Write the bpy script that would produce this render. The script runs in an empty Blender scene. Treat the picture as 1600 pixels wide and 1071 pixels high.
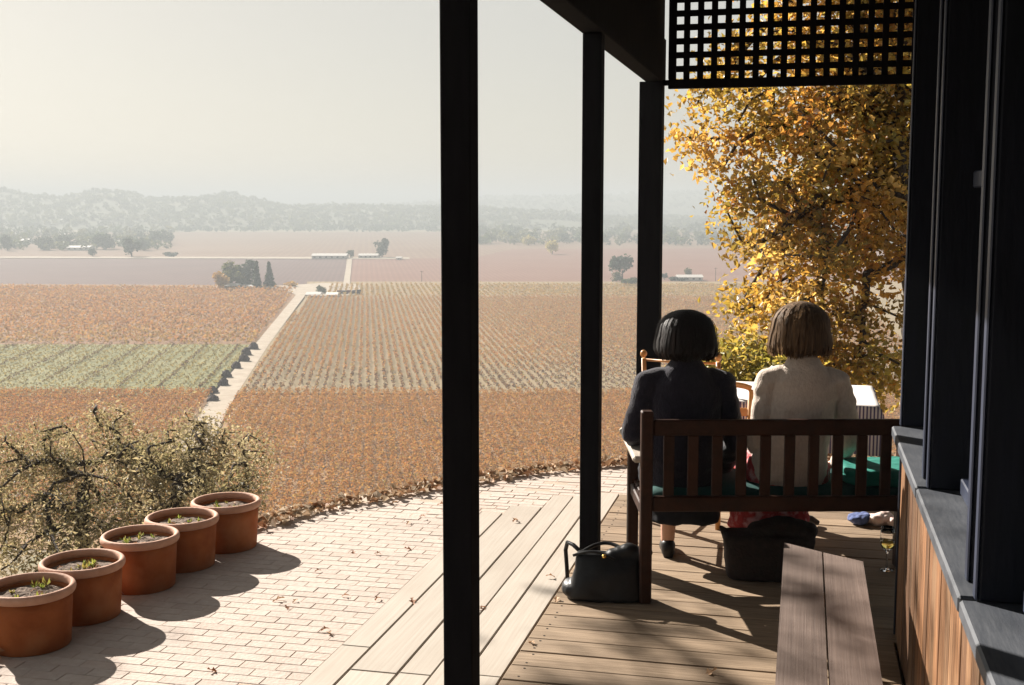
import bpy, math, random
import numpy as np
from mathutils import Vector, noise as mnoise

random.seed(7)
rng = np.random.default_rng(7)
SC = bpy.context.scene
COL = SC.collection
R = math.radians

# ------------------------------------------------------------------ camera
EYE = np.array([0.0, 0.0, 1.75])
FPX, CX, CY = 1900.0, 800.0, 535.5          # focal length and centre for a 1600 px wide frame
YAW = R(13.5)
PIT = math.atan((CY - 320.0) / FPX)
cam_d = bpy.data.cameras.new('camera')
cam_d.sensor_width = 36.0
cam_d.lens = FPX / 1600.0 * 36.0
cam_d.clip_start = 0.05
cam_d.clip_end = 30000
cam = bpy.data.objects.new('camera', cam_d)
COL.objects.link(cam)
cam.location = EYE
cam.rotation_euler = (R(90) - PIT, 0, YAW)
SC.camera = cam

# ------------------------------------------------------------------ light
SUN_H = np.array([-0.80, 0.60]); SUN_H /= np.linalg.norm(SUN_H)
SUN_EL = R(30.5)
world = bpy.data.worlds.new('World')
SC.world = world
world.use_nodes = True
wn = world.node_tree.nodes; wl = world.node_tree.links
wn.clear()
w_out = wn.new('ShaderNodeOutputWorld'); w_bg = wn.new('ShaderNodeBackground')
w_sky = wn.new('ShaderNodeTexSky'); w_sky.sky_type = 'NISHITA'
w_sky.sun_disc = False
w_sky.sun_elevation = SUN_EL
w_sky.sun_rotation = math.atan2(SUN_H[0], SUN_H[1])
w_sky.air_density = 1.0; w_sky.dust_density = 1.5; w_sky.ozone_density = 0.6
w_mix = wn.new('ShaderNodeMix'); w_mix.data_type = 'RGBA'; w_mix.blend_type = 'MULTIPLY'
w_mix.inputs[0].default_value = 1.0
w_mix.inputs[7].default_value = (2.03, 1.935, 1.765, 1)
w_bg.inputs[1].default_value = 0.05
w_gam = wn.new('ShaderNodeGamma'); w_gam.inputs[1].default_value = 0.42       # haze evens the sky out
wl.new(w_sky.outputs[0], w_gam.inputs[0]); w_hs = wn.new('ShaderNodeHueSaturation'); w_hs.inputs['Saturation'].default_value = 0.55
wl.new(w_gam.outputs[0], w_hs.inputs['Color']); wl.new(w_hs.outputs[0], w_mix.inputs[6]); wl.new(w_mix.outputs[2], w_bg.inputs[0])
wl.new(w_bg.outputs[0], w_out.inputs[0])

sun_d = bpy.data.lights.new('sun', 'SUN')
sun_d.energy = 5.0
sun_d.angle = R(0.53)
sun_d.color = (1.0, 0.93, 0.84)
sun = bpy.data.objects.new('sun', sun_d)
COL.objects.link(sun)
to_sun = Vector((SUN_H[0] * math.cos(SUN_EL), SUN_H[1] * math.cos(SUN_EL), math.sin(SUN_EL)))
sun.rotation_euler = (-to_sun).to_track_quat('-Z', 'Y').to_euler()
sun.location = to_sun * 60

SC.view_settings.view_transform = 'Standard'
SC.view_settings.look = 'None'
SC.view_settings.gamma = 1.0
SC.view_settings.use_curve_mapping = False
SC.view_settings.exposure = 1.6
SC.render.engine = 'CYCLES'
SC.cycles.use_denoising = True
SC.cycles.max_bounces = 8
SC.cycles.diffuse_bounces = 2
SC.cycles.transparent_max_bounces = 8

# ------------------------------------------------------------------ placing helpers
_fw = np.array([-math.sin(YAW) * math.cos(PIT), math.cos(YAW) * math.cos(PIT), -math.sin(PIT)])
_rt = np.array([math.cos(YAW), math.sin(YAW), 0.0])
_up = np.cross(_rt, _fw)
VZ = -38.25                                   # level of the valley floor

def ray(x, y): return _fw + _rt * (x - CX) / FPX - _up * (y - CY) / FPX
def on_z(x, y, z=0.0):
    d = ray(x, y); return EYE + d * ((z - EYE[2]) / d[2])
def on_y(x, y, Y):
    d = ray(x, y); return EYE + d * (Y / d[1])
def deep(x, y, D): return EYE + ray(x, y) * D
def plain(x, y, dz=0.0): return on_z(x, y, VZ + dz)

# ------------------------------------------------------------------ object helpers
def tag(o, label=None, cat=None, group=None, kind=None):
    if label: o['label'] = label
    if cat: o['category'] = cat
    if group: o['group'] = group
    if kind: o['kind'] = kind
    return o

def thing(name, label, cat, loc=(0, 0, 0), rz=0.0, group=None):
    o = bpy.data.objects.new(name, None)
    o.empty_display_size = 0.1
    COL.objects.link(o)
    o.location = loc; o.rotation_euler = (0, 0, rz)
    return tag(o, label, cat, group)

def link(name, me, parent=None, loc=None, rot=None):
    o = bpy.data.objects.new(name, me)
    COL.objects.link(o)
    if parent is not None: o.parent = parent
    if loc is not None: o.location = loc
    if rot is not None: o.rotation_euler = rot
    return o

def copy_tree(o, parent=None):
    c = o.copy(); COL.objects.link(c)
    if parent is not None: c.parent = parent
    for ch in list(o.children): copy_tree(ch, c)
    return c

def np_mesh(name, V, F, mat, colors=None, smooth=False):
    """V (n,3), F (m,k) index array, colours per vertex"""
    V = np.asarray(V, dtype=np.float32); F = np.asarray(F, dtype=np.int32)
    me = bpy.data.meshes.new(name)
    me.vertices.add(len(V)); me.vertices.foreach_set('co', V.ravel())
    m, k = F.shape
    me.loops.add(m * k); me.loops.foreach_set('vertex_index', F.ravel())
    me.polygons.add(m); me.polygons.foreach_set('loop_start', np.arange(0, m * k, k, dtype=np.int32))
    me.polygons.foreach_set('use_smooth', np.full(m, smooth, dtype=bool))
    me.update(calc_edges=True)
    if colors is not None:
        a = me.color_attributes.new('Col', 'FLOAT_COLOR', 'POINT')
        c = np.ones((len(V), 4), dtype=np.float32); c[:, :3] = colors
        a.data.foreach_set('color', c.ravel())
    me.materials.append(mat)
    return me

def rotz(a):
    c, s = math.cos(a), math.sin(a)
    return np.array([[c, -s, 0], [s, c, 0], [0, 0, 1.0]])

class MB:
    def __init__(self): self.v = []; self.f = []
    def add(self, V, F):
        n = len(self.v); self.v.extend([tuple(p) for p in V]); self.f.extend([tuple(i + n for i in q) for q in F]); return self
    def box(self, c, s, rot=None, bev=0.0):
        """box with chamfered edges"""
        c = np.array(c, float); h = np.array(s, float) / 2
        b = min(bev, h.min() * 0.9)
        if b <= 0:
            V = np.array([[x, y, z] for x in (-1, 1) for y in (-1, 1) for z in (-1, 1)], float) * h
            F = [(0, 1, 3, 2), (4, 6, 7, 5), (0, 4, 5, 1), (2, 3, 7, 6), (0, 2, 6, 4), (1, 5, 7, 3)]
        else:
            V = []; ix = {}
            for x in (-1, 1):
                for y in (-1, 1):
                    for z in (-1, 1):
                        for a in range(3):
                            p = h - b; p[a] = h[a]
                            ix[(x, y, z, a)] = len(V); V.append(p * np.array([x, y, z]))
            V = np.array(V); F = []
            for a in range(3):
                o1, o2 = [k for k in range(3) if k != a]
                for s_ in (-1, 1):
                    q = []
                    for u, w in ((-1, -1), (1, -1), (1, 1), (-1, 1)):
                        k = [0, 0, 0]; k[a] = s_; k[o1] = u; k[o2] = w; q.append(ix[(*k, a)])
                    flip = (s_ < 0) != (a == 1)
                    F.append(tuple(q[::-1] if flip else q))
            for a in range(3):            # edges parallel to axis a
                o1, o2 = [k for k in range(3) if k != a]
                for u in (-1, 1):
                    for w in (-1, 1):
                        k0 = [0, 0, 0]; k1 = [0, 0, 0]
                        k0[a] = -1; k1[a] = 1
                        for k in (k0, k1): k[o1] = u; k[o2] = w
                        q = (ix[(*k0, o1)], ix[(*k1, o1)], ix[(*k1, o2)], ix[(*k0, o2)])
                        F.append(q if (u * w > 0) != (a == 1) else q[::-1])
            for x in (-1, 1):
                for y in (-1, 1):
                    for z in (-1, 1):
                        q = (ix[(x, y, z, 0)], ix[(x, y, z, 1)], ix[(x, y, z, 2)])
                        F.append(q if x * y * z > 0 else q[::-1])
        if rot is not None: V = V @ np.array(rot).T
        return self.add(V + c, F)
    def tube(self, P, rad, n=8, cap=True, squash=None):
        P = [np.array(p, float) for p in P]; m = len(P)
        if np.isscalar(rad): rad = [rad] * m
        T = [P[min(i + 1, m - 1)] - P[max(i - 1, 0)] for i in range(m)]
        T = [t / (np.linalg.norm(t) + 1e-12) for t in T]
        a = np.array([0, 0, 1.0]) if abs(T[0][2]) < 0.9 else np.array([0, 1.0, 0])
        u = np.cross(T[0], a); u /= np.linalg.norm(u)
        V = []; F = []
        for i in range(m):
            u = u - T[i] * (u @ T[i]); u /= np.linalg.norm(u) + 1e-12
            w = np.cross(T[i], u)
            r = rad[i]
            for k in range(n):
                an = 2 * math.pi * k / n
                V.append(P[i] + (u * math.cos(an) + w * math.sin(an)) * r)
        for i in range(m - 1):
            for k in range(n):
                k2 = (k + 1) % n
                F.append((i * n + k, i * n + k2, (i + 1) * n + k2, (i + 1) * n + k))
        if cap:
            F.append(tuple(range(n))[::-1]); F.append(tuple((m - 1) * n + k for k in range(n)))
        return self.add(V, F)
    def capsule(self, a, b, ra, rb, n=12):
        """round-ended limb segment"""
        a = np.array(a, float); b = np.array(b, float); d = b - a; L = np.linalg.norm(d); d = d / (L + 1e-12)
        P = []; r = []
        for k in range(5):
            an = math.pi / 2 * k / 5; P.append(a - d * ra * math.cos(an)); r.append(max(ra * math.sin(an), 1e-4))
        P.append(a); r.append(ra); P.append(b); r.append(rb)
        for k in range(4, -1, -1):
            an = math.pi / 2 * k / 5; P.append(b + d * rb * math.cos(an)); r.append(max(rb * math.sin(an), 1e-4))
        return self.tube(P, r, n)
    def limb(self, P, rad, n=12):
        for i in range(len(P) - 1): self.capsule(P[i], P[i + 1], rad[i], rad[i + 1], n)
        return self
    def ball(self, c, r, n=14, m=9, rot=None):
        c = np.array(c, float); r = np.array([r] * 3 if np.isscalar(r) else r, float)
        V = [(0, 0, -1)]; F = []
        for i in range(1, m):
            ph = math.pi * i / m
            for k in range(n):
                th = 2 * math.pi * k / n; V.append((math.sin(ph) * math.cos(th), math.sin(ph) * math.sin(th), -math.cos(ph)))
        V.append((0, 0, 1)); top = len(V) - 1
        for k in range(n): F.append((0, 1 + (k + 1) % n, 1 + k)); F.append((top, top - n + k, top - n + (k + 1) % n))
        for i in range(m - 2):
            for k in range(n):
                a = 1 + i * n + k; b = 1 + i * n + (k + 1) % n; F.append((a, b, b + n, a + n))
        V = np.array(V) * r
        if rot is not None: V = V @ np.array(rot).T
        return self.add(V + c, F)
    def lathe(self, prof, n=48, c=(0, 0, 0), closed=False):
        c = np.array(c, float); V = []; F = []; m = len(prof)
        for r, z in prof:
            for k in range(n):
                a = 2 * math.pi * k / n; V.append(c + np.array([r * math.cos(a), r * math.sin(a), z]))
        for i in range(m if closed else m - 1):
            i2 = (i + 1) % m
            for k in range(n):
                k2 = (k + 1) % n; F.append((i * n + k, i * n + k2, i2 * n + k2, i2 * n + k))
        return self.add(V, F)
    def rings(self, secs, n=20, power=2.0):
        """closed loft of horizontal superellipses: (cx, cy, z, hx, hy)"""
        V = []; F = []
        for cx, cy, z, hx, hy in secs:
            for k in range(n):
                a = 2 * math.pi * k / n
                ca, sa = math.cos(a), math.sin(a)
                V.append((cx + hx * math.copysign(abs(ca) ** (2 / power), ca), cy + hy * math.copysign(abs(sa) ** (2 / power), sa), z))
        m = len(secs)
        for i in range(m - 1):
            for k in range(n):
                k2 = (k + 1) % n; F.append((i * n + k, i * n + k2, (i + 1) * n + k2, (i + 1) * n + k))
        F.append(tuple(range(n))[::-1]); F.append(tuple((m - 1) * n + k for k in range(n)))
        return self.add(V, F)
    def prism(self, pts, z0, z1):
        n = len(pts)
        V = [(p[0], p[1], z0) for p in pts] + [(p[0], p[1], z1) for p in pts]
        F = [tuple(range(n))[::-1], tuple(range(n, 2 * n))] + [(i, (i + 1) % n, n + (i + 1) % n, n + i) for i in range(n)]
        return self.add(V, F)
    def mesh(self, name, mat, smooth=False):
        me = bpy.data.meshes.new(name)
        me.from_pydata([tuple(map(float, p)) for p in self.v], [], self.f)
        if smooth: me.polygons.foreach_set('use_smooth', [True] * len(me.polygons))
        me.materials.append(mat); me.update()
        return me
    def build(self, name, mat, parent=None, smooth=False, loc=None, rot=None):
        return link(name, self.mesh(name, mat, smooth), parent, loc, rot)

_tmp_scene = bpy.data.scenes.new('tmp')
def fuse(name, mb, mat, parent=None, voxel=0.008, smooth=6, jitter=0.0, jscale=9.0, folds=0.0):
    """merge overlapping closed shapes into one continuous skin"""
    o = bpy.data.objects.new(name, mb.mesh(name, mat)); _tmp_scene.collection.objects.link(o)
    m = o.modifiers.new('r', 'REMESH'); m.mode = 'VOXEL'; m.voxel_size = voxel
    s = o.modifiers.new('s', 'SMOOTH'); s.iterations = smooth; s.factor = 0.5
    with bpy.context.temp_override(scene=_tmp_scene, view_layer=_tmp_scene.view_layers[0]):
        dg = bpy.context.evaluated_depsgraph_get(); dg.update()
        me = bpy.data.meshes.new_from_object(o.evaluated_get(dg))
    old = o.data; bpy.data.objects.remove(o); bpy.data.meshes.remove(old)
    o = link(name, me, parent)
    if not me.materials: me.materials.append(mat)
    if jitter:
        nv = len(me.vertices); co = np.zeros(nv * 3, np.float32); nr = np.zeros(nv * 3, np.float32)
        me.vertices.foreach_get('co', co); me.vertex_normals.foreach_get('vector', nr); co = co.reshape(-1, 3); nr = nr.reshape(-1, 3)
        nz = np.array([mnoise.noise(Vector(p) * jscale) + .5 * mnoise.noise(Vector(p) * (jscale * 2.3)) for p in co.tolist()], np.float32)
        if folds: nz = nz + folds * np.array([mnoise.noise(Vector((p[0] * 7 + p[2] * 9, p[1] * 7, p[2] * 24 - p[0] * 8))) for p in co.tolist()], np.float32)
        me.vertices.foreach_set('co', (co + nr * (nz * jitter)[:, None]).ravel())
    me.polygons.foreach_set('use_smooth', [True] * len(me.polygons)); me.update()
    me.name = name
    return o

# ------------------------------------------------------------------ materials
def mat_new(name):
    m = bpy.data.materials.new(name); m.use_nodes = True
    return m, m.node_tree.nodes, m.node_tree.links, m.node_tree.nodes['Principled BSDF']

def surf(name, c1, c2=None, scale=8.0, stretch=(1, 1, 1), rough=0.7, bump=0.0, bscale=None, detail=5.0, vary=0.0,
         c3=None, c3_scale=2.0, c3_amt=0.5, spec=0.3, space='Object', dist=0.01, sheen=0.0, metal=0.0, lo=0.3, hi=0.7):
    """two-tone noise surface, optional third tone in big patches, per-object variation, fine relief"""
    m, N, L, B = mat_new(name)
    c2 = c2 or c1
    tc = N.new('ShaderNodeTexCoord'); mp = N.new('ShaderNodeMapping'); mp.inputs['Scale'].default_value = stretch
    oi = N.new('ShaderNodeObjectInfo')
    va = N.new('ShaderNodeVectorMath'); va.operation = 'SCALE'; va.inputs[0].default_value = (17.3, 31.7, 11.9)
    L.new(oi.outputs['Random'], va.inputs['Scale'])
    ad = N.new('ShaderNodeVectorMath'); ad.operation = 'ADD'
    if space == 'World':
        ge = N.new('ShaderNodeNewGeometry'); L.new(ge.outputs['Position'], ad.inputs[0])
    else:
        L.new(tc.outputs['Object'], ad.inputs[0]); L.new(va.outputs[0], ad.inputs[1])
    L.new(ad.outputs[0], mp.inputs['Vector'])
    no = N.new('ShaderNodeTexNoise'); no.inputs['Scale'].default_value = scale; no.inputs['Detail'].default_value = detail
    L.new(mp.outputs[0], no.inputs['Vector'])
    rp = N.new('ShaderNodeValToRGB'); rp.color_ramp.elements[0].position = lo; rp.color_ramp.elements[1].position = hi
    rp.color_ramp.elements[0].color = (*c1, 1); rp.color_ramp.elements[1].color = (*c2, 1)
    L.new(no.outputs['Fac'], rp.inputs[0]); out = rp.outputs[0]
    if c3:
        n3 = N.new('ShaderNodeTexNoise'); n3.inputs['Scale'].default_value = c3_scale; n3.inputs['Detail'].default_value = 4
        L.new(ad.outputs[0], n3.inputs['Vector'])
        r3 = N.new('ShaderNodeMapRange'); r3.inputs[1].default_value = 0.48; r3.inputs[2].default_value = 0.68; r3.inputs[4].default_value = c3_amt
        L.new(n3.outputs['Fac'], r3.inputs[0])
        mx = N.new('ShaderNodeMix'); mx.data_type = 'RGBA'; mx.inputs[7].default_value = (*c3, 1)
        L.new(r3.outputs[0], mx.inputs[0]); L.new(out, mx.inputs[6]); out = mx.outputs[2]
    if vary:
        hs = N.new('ShaderNodeHueSaturation')
        mr = N.new('ShaderNodeMapRange'); mr.inputs[3].default_value = 1 - vary; mr.inputs[4].default_value = 1 + vary
        L.new(oi.outputs['Random'], mr.inputs[0]); L.new(mr.outputs[0], hs.inputs['Value']); L.new(out, hs.inputs['Color']); out = hs.outputs[0]
    L.new(out, B.inputs['Base Color'])
    B.inputs['Roughness'].default_value = rough
    B.inputs['Specular IOR Level'].default_value = spec
    B.inputs['Metallic'].default_value = metal
    if sheen: B.inputs['Sheen Weight'].default_value = sheen
    if bump:
        nb = N.new('ShaderNodeTexNoise'); nb.inputs['Scale'].default_value = bscale or scale * 2; nb.inputs['Detail'].default_value = 4
        L.new(mp.outputs[0], nb.inputs['Vector'])
        bp = N.new('ShaderNodeBump'); bp.inputs['Strength'].default_value = bump; bp.inputs['Distance'].default_value = dist
        L.new(nb.outputs['Fac'], bp.inputs['Height']); L.new(bp.outputs[0], B.inputs['Normal'])
    return m

def leafmat(name, trans=0.45, rough=0.55, tint=(1, 1, 1), spec=0.3):
    """leaf surface coloured by the leaf's own colour, thin enough to let light through"""
    m, N, L, B = mat_new(name)
    at = N.new('ShaderNodeAttribute'); at.attribute_name = 'Col'
    L.new(at.outputs['Color'], B.inputs['Base Color']); B.inputs['Roughness'].default_value = rough
    B.inputs['Specular IOR Level'].default_value = spec
    tr = N.new('ShaderNodeBsdfTranslucent')
    mu = N.new('ShaderNodeMix'); mu.data_type = 'RGBA'; mu.blend_type = 'MULTIPLY'; mu.inputs[0].default_value = 1
    mu.inputs[7].default_value = (*tint, 1); L.new(at.outputs['Color'], mu.inputs[6]); L.new(mu.outputs[2], tr.inputs['Color'])
    ms = N.new('ShaderNodeMixShader'); ms.inputs[0].default_value = trans
    L.new(B.outputs[0], ms.inputs[1]); L.new(tr.outputs[0], ms.inputs[2])
    L.new(ms.outputs[0], N['Material Output'].inputs['Surface'])
    return m

M = {}
M['black_paint'] = surf('black_paint', (.0045, .0042, .0055), (.008, .0075, .009), 30, rough=.9, spec=.04, bump=.15, stretch=(1, 1, .15))
M['blue_paint'] = surf('blue_paint', (.004, .0058, .012), (.007, .0095, .019), 25, rough=.65, spec=.22, bump=.2, stretch=(1, 1, .2))
M['blue_paint_lit'] = surf('blue_paint_lit', (.010, .015, .034), (.017, .024, .048), 30, rough=.5, spec=.35, bump=.1, stretch=(1, 1, .2))  # blue paint lightened: skylight caught by the edges is put into the colour
M['sill_paint'] = surf('sill_paint', (0.0425, 0.0475, 0.0575), (0.07, 0.075, 0.085), 40, stretch=(3, .3, 1), rough=.6, bump=.08, c3=(0.03, 0.035, 0.045), c3_scale=5)
M['screen'] = surf('screen', (.006, .006, .008), rough=.9, spec=.1)
M['siding'] = surf('siding', (0.05808, 0.02091, 0.00697), (0.2207, 0.1104, 0.04937), 9, stretch=(9, 9, .22), rough=.65, bump=.35, vary=.45, c3=(0.2672, 0.1626, 0.08712), c3_scale=3.5, c3_amt=.5)
M['deck_x'] = surf('deck_x', (0.1872, 0.1281, 0.07841), (0.302, 0.2191, 0.1437), 7, stretch=(.5, 9, 4), rough=.75, bump=.3, vary=.13, c3=(0.1208, 0.08254, 0.05227), c3_scale=2.5, c3_amt=.45)
M['deck_y'] = surf('deck_y', (0.3266, 0.2821, 0.234), (0.3864, 0.3412, 0.288), 7, stretch=(12, .35, 4), rough=.75, bump=.08, vary=.07, c3=(0.2852, 0.2366, 0.189), c3_scale=1.5, c3_amt=.4)
M['plank'] = surf('plank', (0.1201, 0.0858, 0.0707), (0.1716, 0.125, 0.103), 8, stretch=(14, .22, 4), rough=.7, bump=.15, vary=.1, c3=(0.1098, 0.07894, 0.06521), c3_scale=2)
M['brick'] = surf('brick', (0.36, 0.2948, 0.2508), (0.4185, 0.352, 0.3036), 30, rough=.85, bump=.35, vary=.06, c3=(0.36, 0.271, 0.2182), c3_scale=4)
M['mortar'] = surf('mortar', (0.3344, 0.253, 0.1934), (0.4256, 0.3348, 0.2678), 60, rough=.95, bump=.4)
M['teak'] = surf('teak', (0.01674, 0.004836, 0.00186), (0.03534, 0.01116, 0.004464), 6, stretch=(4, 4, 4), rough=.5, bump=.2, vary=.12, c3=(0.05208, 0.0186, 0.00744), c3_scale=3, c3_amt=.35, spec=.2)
M['teak_sunlit'] = surf('teak_sunlit', (0.3326, 0.2851, 0.2297), (0.4356, 0.3802, 0.3168), 8, stretch=(9, .6, 4), rough=.7, bump=.2)  # teak lightened: sunshine on the armrests is painted in
M['light_wood'] = surf('light_wood', (.42, .19, .055), (.58, .30, .11), 8, stretch=(3, 3, 3), rough=.45, bump=.1)
M['terracotta'] = surf('terracotta', (0.2552, 0.07182, 0.02112), (0.352, 0.1149, 0.03696), 14, rough=.8, spec=.15, bump=.3, vary=.1, c3=(0.4224, 0.1915, 0.088), c3_scale=5, c3_amt=.6)
M['terracotta_sunlit'] = surf('terracotta_sunlit', (0.4182, 0.2246, 0.1471), (0.4956, 0.2943, 0.2091), 25, rough=.75, bump=.2)  # paler than the body: sun on the rims is part of the colour
M['soil'] = surf('soil', (.06, .038, .026), (.22, .16, .12), 60, rough=.95, bump=.9, bscale=50, dist=.02)
M['leather'] = surf('leather', (.004, .004, .005), (.007, .007, .008), 40, rough=.42, bump=.12, bscale=70, spec=.3)
M['gold'] = surf('gold', (.75, .48, .14), rough=.25, metal=1.0)
M['navy_knit'] = surf('navy_knit', (.010, .009, .017), (.018, .016, .027), 60, stretch=(1, 1, .5), rough=.95, bump=.5, bscale=160, sheen=.25, spec=.1)
M['cream_knit'] = surf('cream_knit', (0.5456, 0.4488, 0.3784), (0.6512, 0.5544, 0.4752), 90, stretch=(1, 1, .5), rough=.95, bump=.5, bscale=170, sheen=.15, spec=.1)
M['dark_skirt'] = surf('dark_skirt', (.010, .010, .013), (.016, .016, .020), 30, rough=.9)
M['red_skirt'] = surf('red_skirt', (.30, .018, .025), (.50, .06, .06), 22, rough=.85, c3=(.62, .36, .36), c3_scale=26, c3_amt=.85)
M['stocking'] = surf('stocking', (.10, .055, .04), rough=.6)
M['skin'] = surf('skin', (.52, .30, .21), (.60, .36, .26), 20, rough=.5)
M['shoe'] = surf('shoe', (.010, .009, .009), rough=.4)
M['eye'] = surf('eye', (.7, .7, .68), rough=.2)
M['hair_black'] = surf('hair_black', (.006, .004, .004), (.015, .009, .008), 12, stretch=(9, 9, .6), rough=.55, bump=.3, spec=.2)
M['hair_brown'] = surf('hair_brown', (.05, .03, .017), (.24, .15, .085), 12, stretch=(9, 9, .6), rough=.55, bump=.3, spec=.06)
M['teal'] = surf('teal', (0.00744, 0.1364, 0.1054), (0.0124, 0.1798, 0.1364), 14, rough=.8, bump=.3)
M['teal_shaded'] = surf('teal_shaded', (.004, .035, .032), (.006, .05, .045), 14, rough=.9, bump=.3)  # teal darkened: the shade under the women is put into the colour
M['denim'] = surf('denim', (.30, .34, .40), (.42, .46, .52), 40, rough=.9, bump=.3)
M['basket'] = surf('basket', (.010, .006, .005), (.022, .012, .009), 50, rough=.8, bump=.6, bscale=90)
M['white_cloth'] = surf('white_cloth', (.70, .62, .56), (.62, .42, .38), 30, rough=.9, bump=.3)
M['blue_cloth'] = surf('blue_cloth', (.06, .09, .22), (.12, .15, .30), 30, rough=.9, bump=.3)
M['bark'] = surf('bark', (.030, .022, .018), (.075, .058, .046), 9, stretch=(3, 3, .6), rough=.95, bump=.8, dist=.03)
M['bark_grey'] = surf('bark_grey', (.035, .028, .024), (.10, .085, .070), 9, stretch=(3, 3, .6), rough=.95, bump=.8, dist=.03)
M['oak_leaf'] = leafmat('oak_leaf', .5, .42, (1.4, 1.12, .75), .4)
M['olive_leaf'] = leafmat('olive_leaf', .42, .6, (1.15, 1.05, .8), .2)
M['leaf'] = leafmat('leaf', .35, .6, (1.1, 1.1, .8))
M['vine_leaf'] = leafmat('vine_leaf', .40, .7, (1.25, 1.05, .8), .2)
M['dry_leaf'] = leafmat('dry_leaf', .2, .7)
M['roof_dark'] = surf('roof_dark', (.02, .018, .018), (.035, .03, .03), 6, rough=.9)
M['dirt'] = surf('dirt', (0.2752, 0.2202, 0.1651), (0.3578, 0.2958, 0.227), .25, rough=.95, space='World', c3=(0.227, 0.1858, 0.1238), c3_scale=.6)
M['nail'] = surf('nail', (.03, .02, .015), rough=.6)
M['shed_white'] = surf('shed_white', (0.56, 0.528, 0.48), (0.624, 0.592, 0.544), .6, rough=.7)
M['shed_roof'] = surf('shed_roof', (0.44, 0.416, 0.384), (0.528, 0.496, 0.456), .6, rough=.6)
M['shed_dark'] = surf('shed_dark', (.05, .05, .055), rough=.7)
M['rust'] = surf('rust', (.16, .055, .03), (.10, .045, .03), 1.5, rough=.8)
M['brush'] = surf('brush', (.045, .028, .028), (.08, .05, .045), 2.0, rough=.95, bump=.8, dist=.2)

def hairmat(m, amt, col):
    N, L = m.node_tree.nodes, m.node_tree.links; B = N['Principled BSDF']; B.inputs['Sheen Weight'].default_value = .08; tr = N.new('ShaderNodeBsdfTranslucent'); tr.inputs[0].default_value = (*col, 1)
    ms = N.new('ShaderNodeMixShader'); ms.inputs[0].default_value = amt
    L.new(B.outputs[0], ms.inputs[1]); L.new(tr.outputs[0], ms.inputs[2]); L.new(ms.outputs[0], N['Material Output'].inputs['Surface'])
hairmat(M['hair_brown'], .15, (.50, .32, .18)); hairmat(M['hair_black'], .15, (.04, .02, .014))

def glass_mat(name, col, ior=1.45, rough=0.0):
    m, N, L, B = mat_new(name)
    B.inputs['Base Color'].default_value = (*col, 1); B.inputs['Transmission Weight'].default_value = 1.0
    B.inputs['IOR'].default_value = ior; B.inputs['Roughness'].default_value = rough
    return m
M['glass'] = glass_mat('glass', (1, 1, 1))
M['wine'] = glass_mat('wine', (.95, .78, .25), 1.34)

def stripe_mat():
    m, N, L, B = mat_new('stripes')
    tc = N.new('ShaderNodeTexCoord'); sp = N.new('ShaderNodeSeparateXYZ'); L.new(tc.outputs['Object'], sp.inputs[0])
    ax = N.new('ShaderNodeUVMap')
    s2 = N.new('ShaderNodeSeparateXYZ'); L.new(ax.outputs[0], s2.inputs[0])
    mu = N.new('ShaderNodeMath'); mu.operation = 'MULTIPLY'; mu.inputs[1].default_value = 1 / .0175; L.new(s2.outputs[0], mu.inputs[0])
    fr = N.new('ShaderNodeMath'); fr.operation = 'FRACT'; L.new(mu.outputs[0], fr.inputs[0])
    gt = N.new('ShaderNodeMath'); gt.operation = 'GREATER_THAN'; gt.inputs[1].default_value = .55; L.new(fr.outputs[0], gt.inputs[0])
    gz = N.new('ShaderNodeMath'); gz.operation = 'LESS_THAN'; gz.inputs[1].default_value = -.006; L.new(sp.outputs[2], gz.inputs[0])
    mm = N.new('ShaderNodeMath'); mm.operation = 'MULTIPLY'; L.new(gt.outputs[0], mm.inputs[0]); L.new(gz.outputs[0], mm.inputs[1]); gt = mm
    mx = N.new('ShaderNodeMix'); mx.data_type = 'RGBA'; mx.inputs[6].default_value = (.64, .60, .58, 1); mx.inputs[7].default_value = (.09, .07, .16, 1)
    L.new(gt.outputs[0], mx.inputs[0]); L.new(mx.outputs[2], B.inputs['Base Color']); B.inputs['Roughness'].default_value = .85
    return m
M['stripes'] = stripe_mat()

ROW = np.array([-math.sin(YAW + math.atan(227 / FPX)), math.cos(YAW + math.atan(227 / FPX))])   # vine rows and farm road
PERP = np.array([ROW[1], -ROW[0]])

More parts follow.
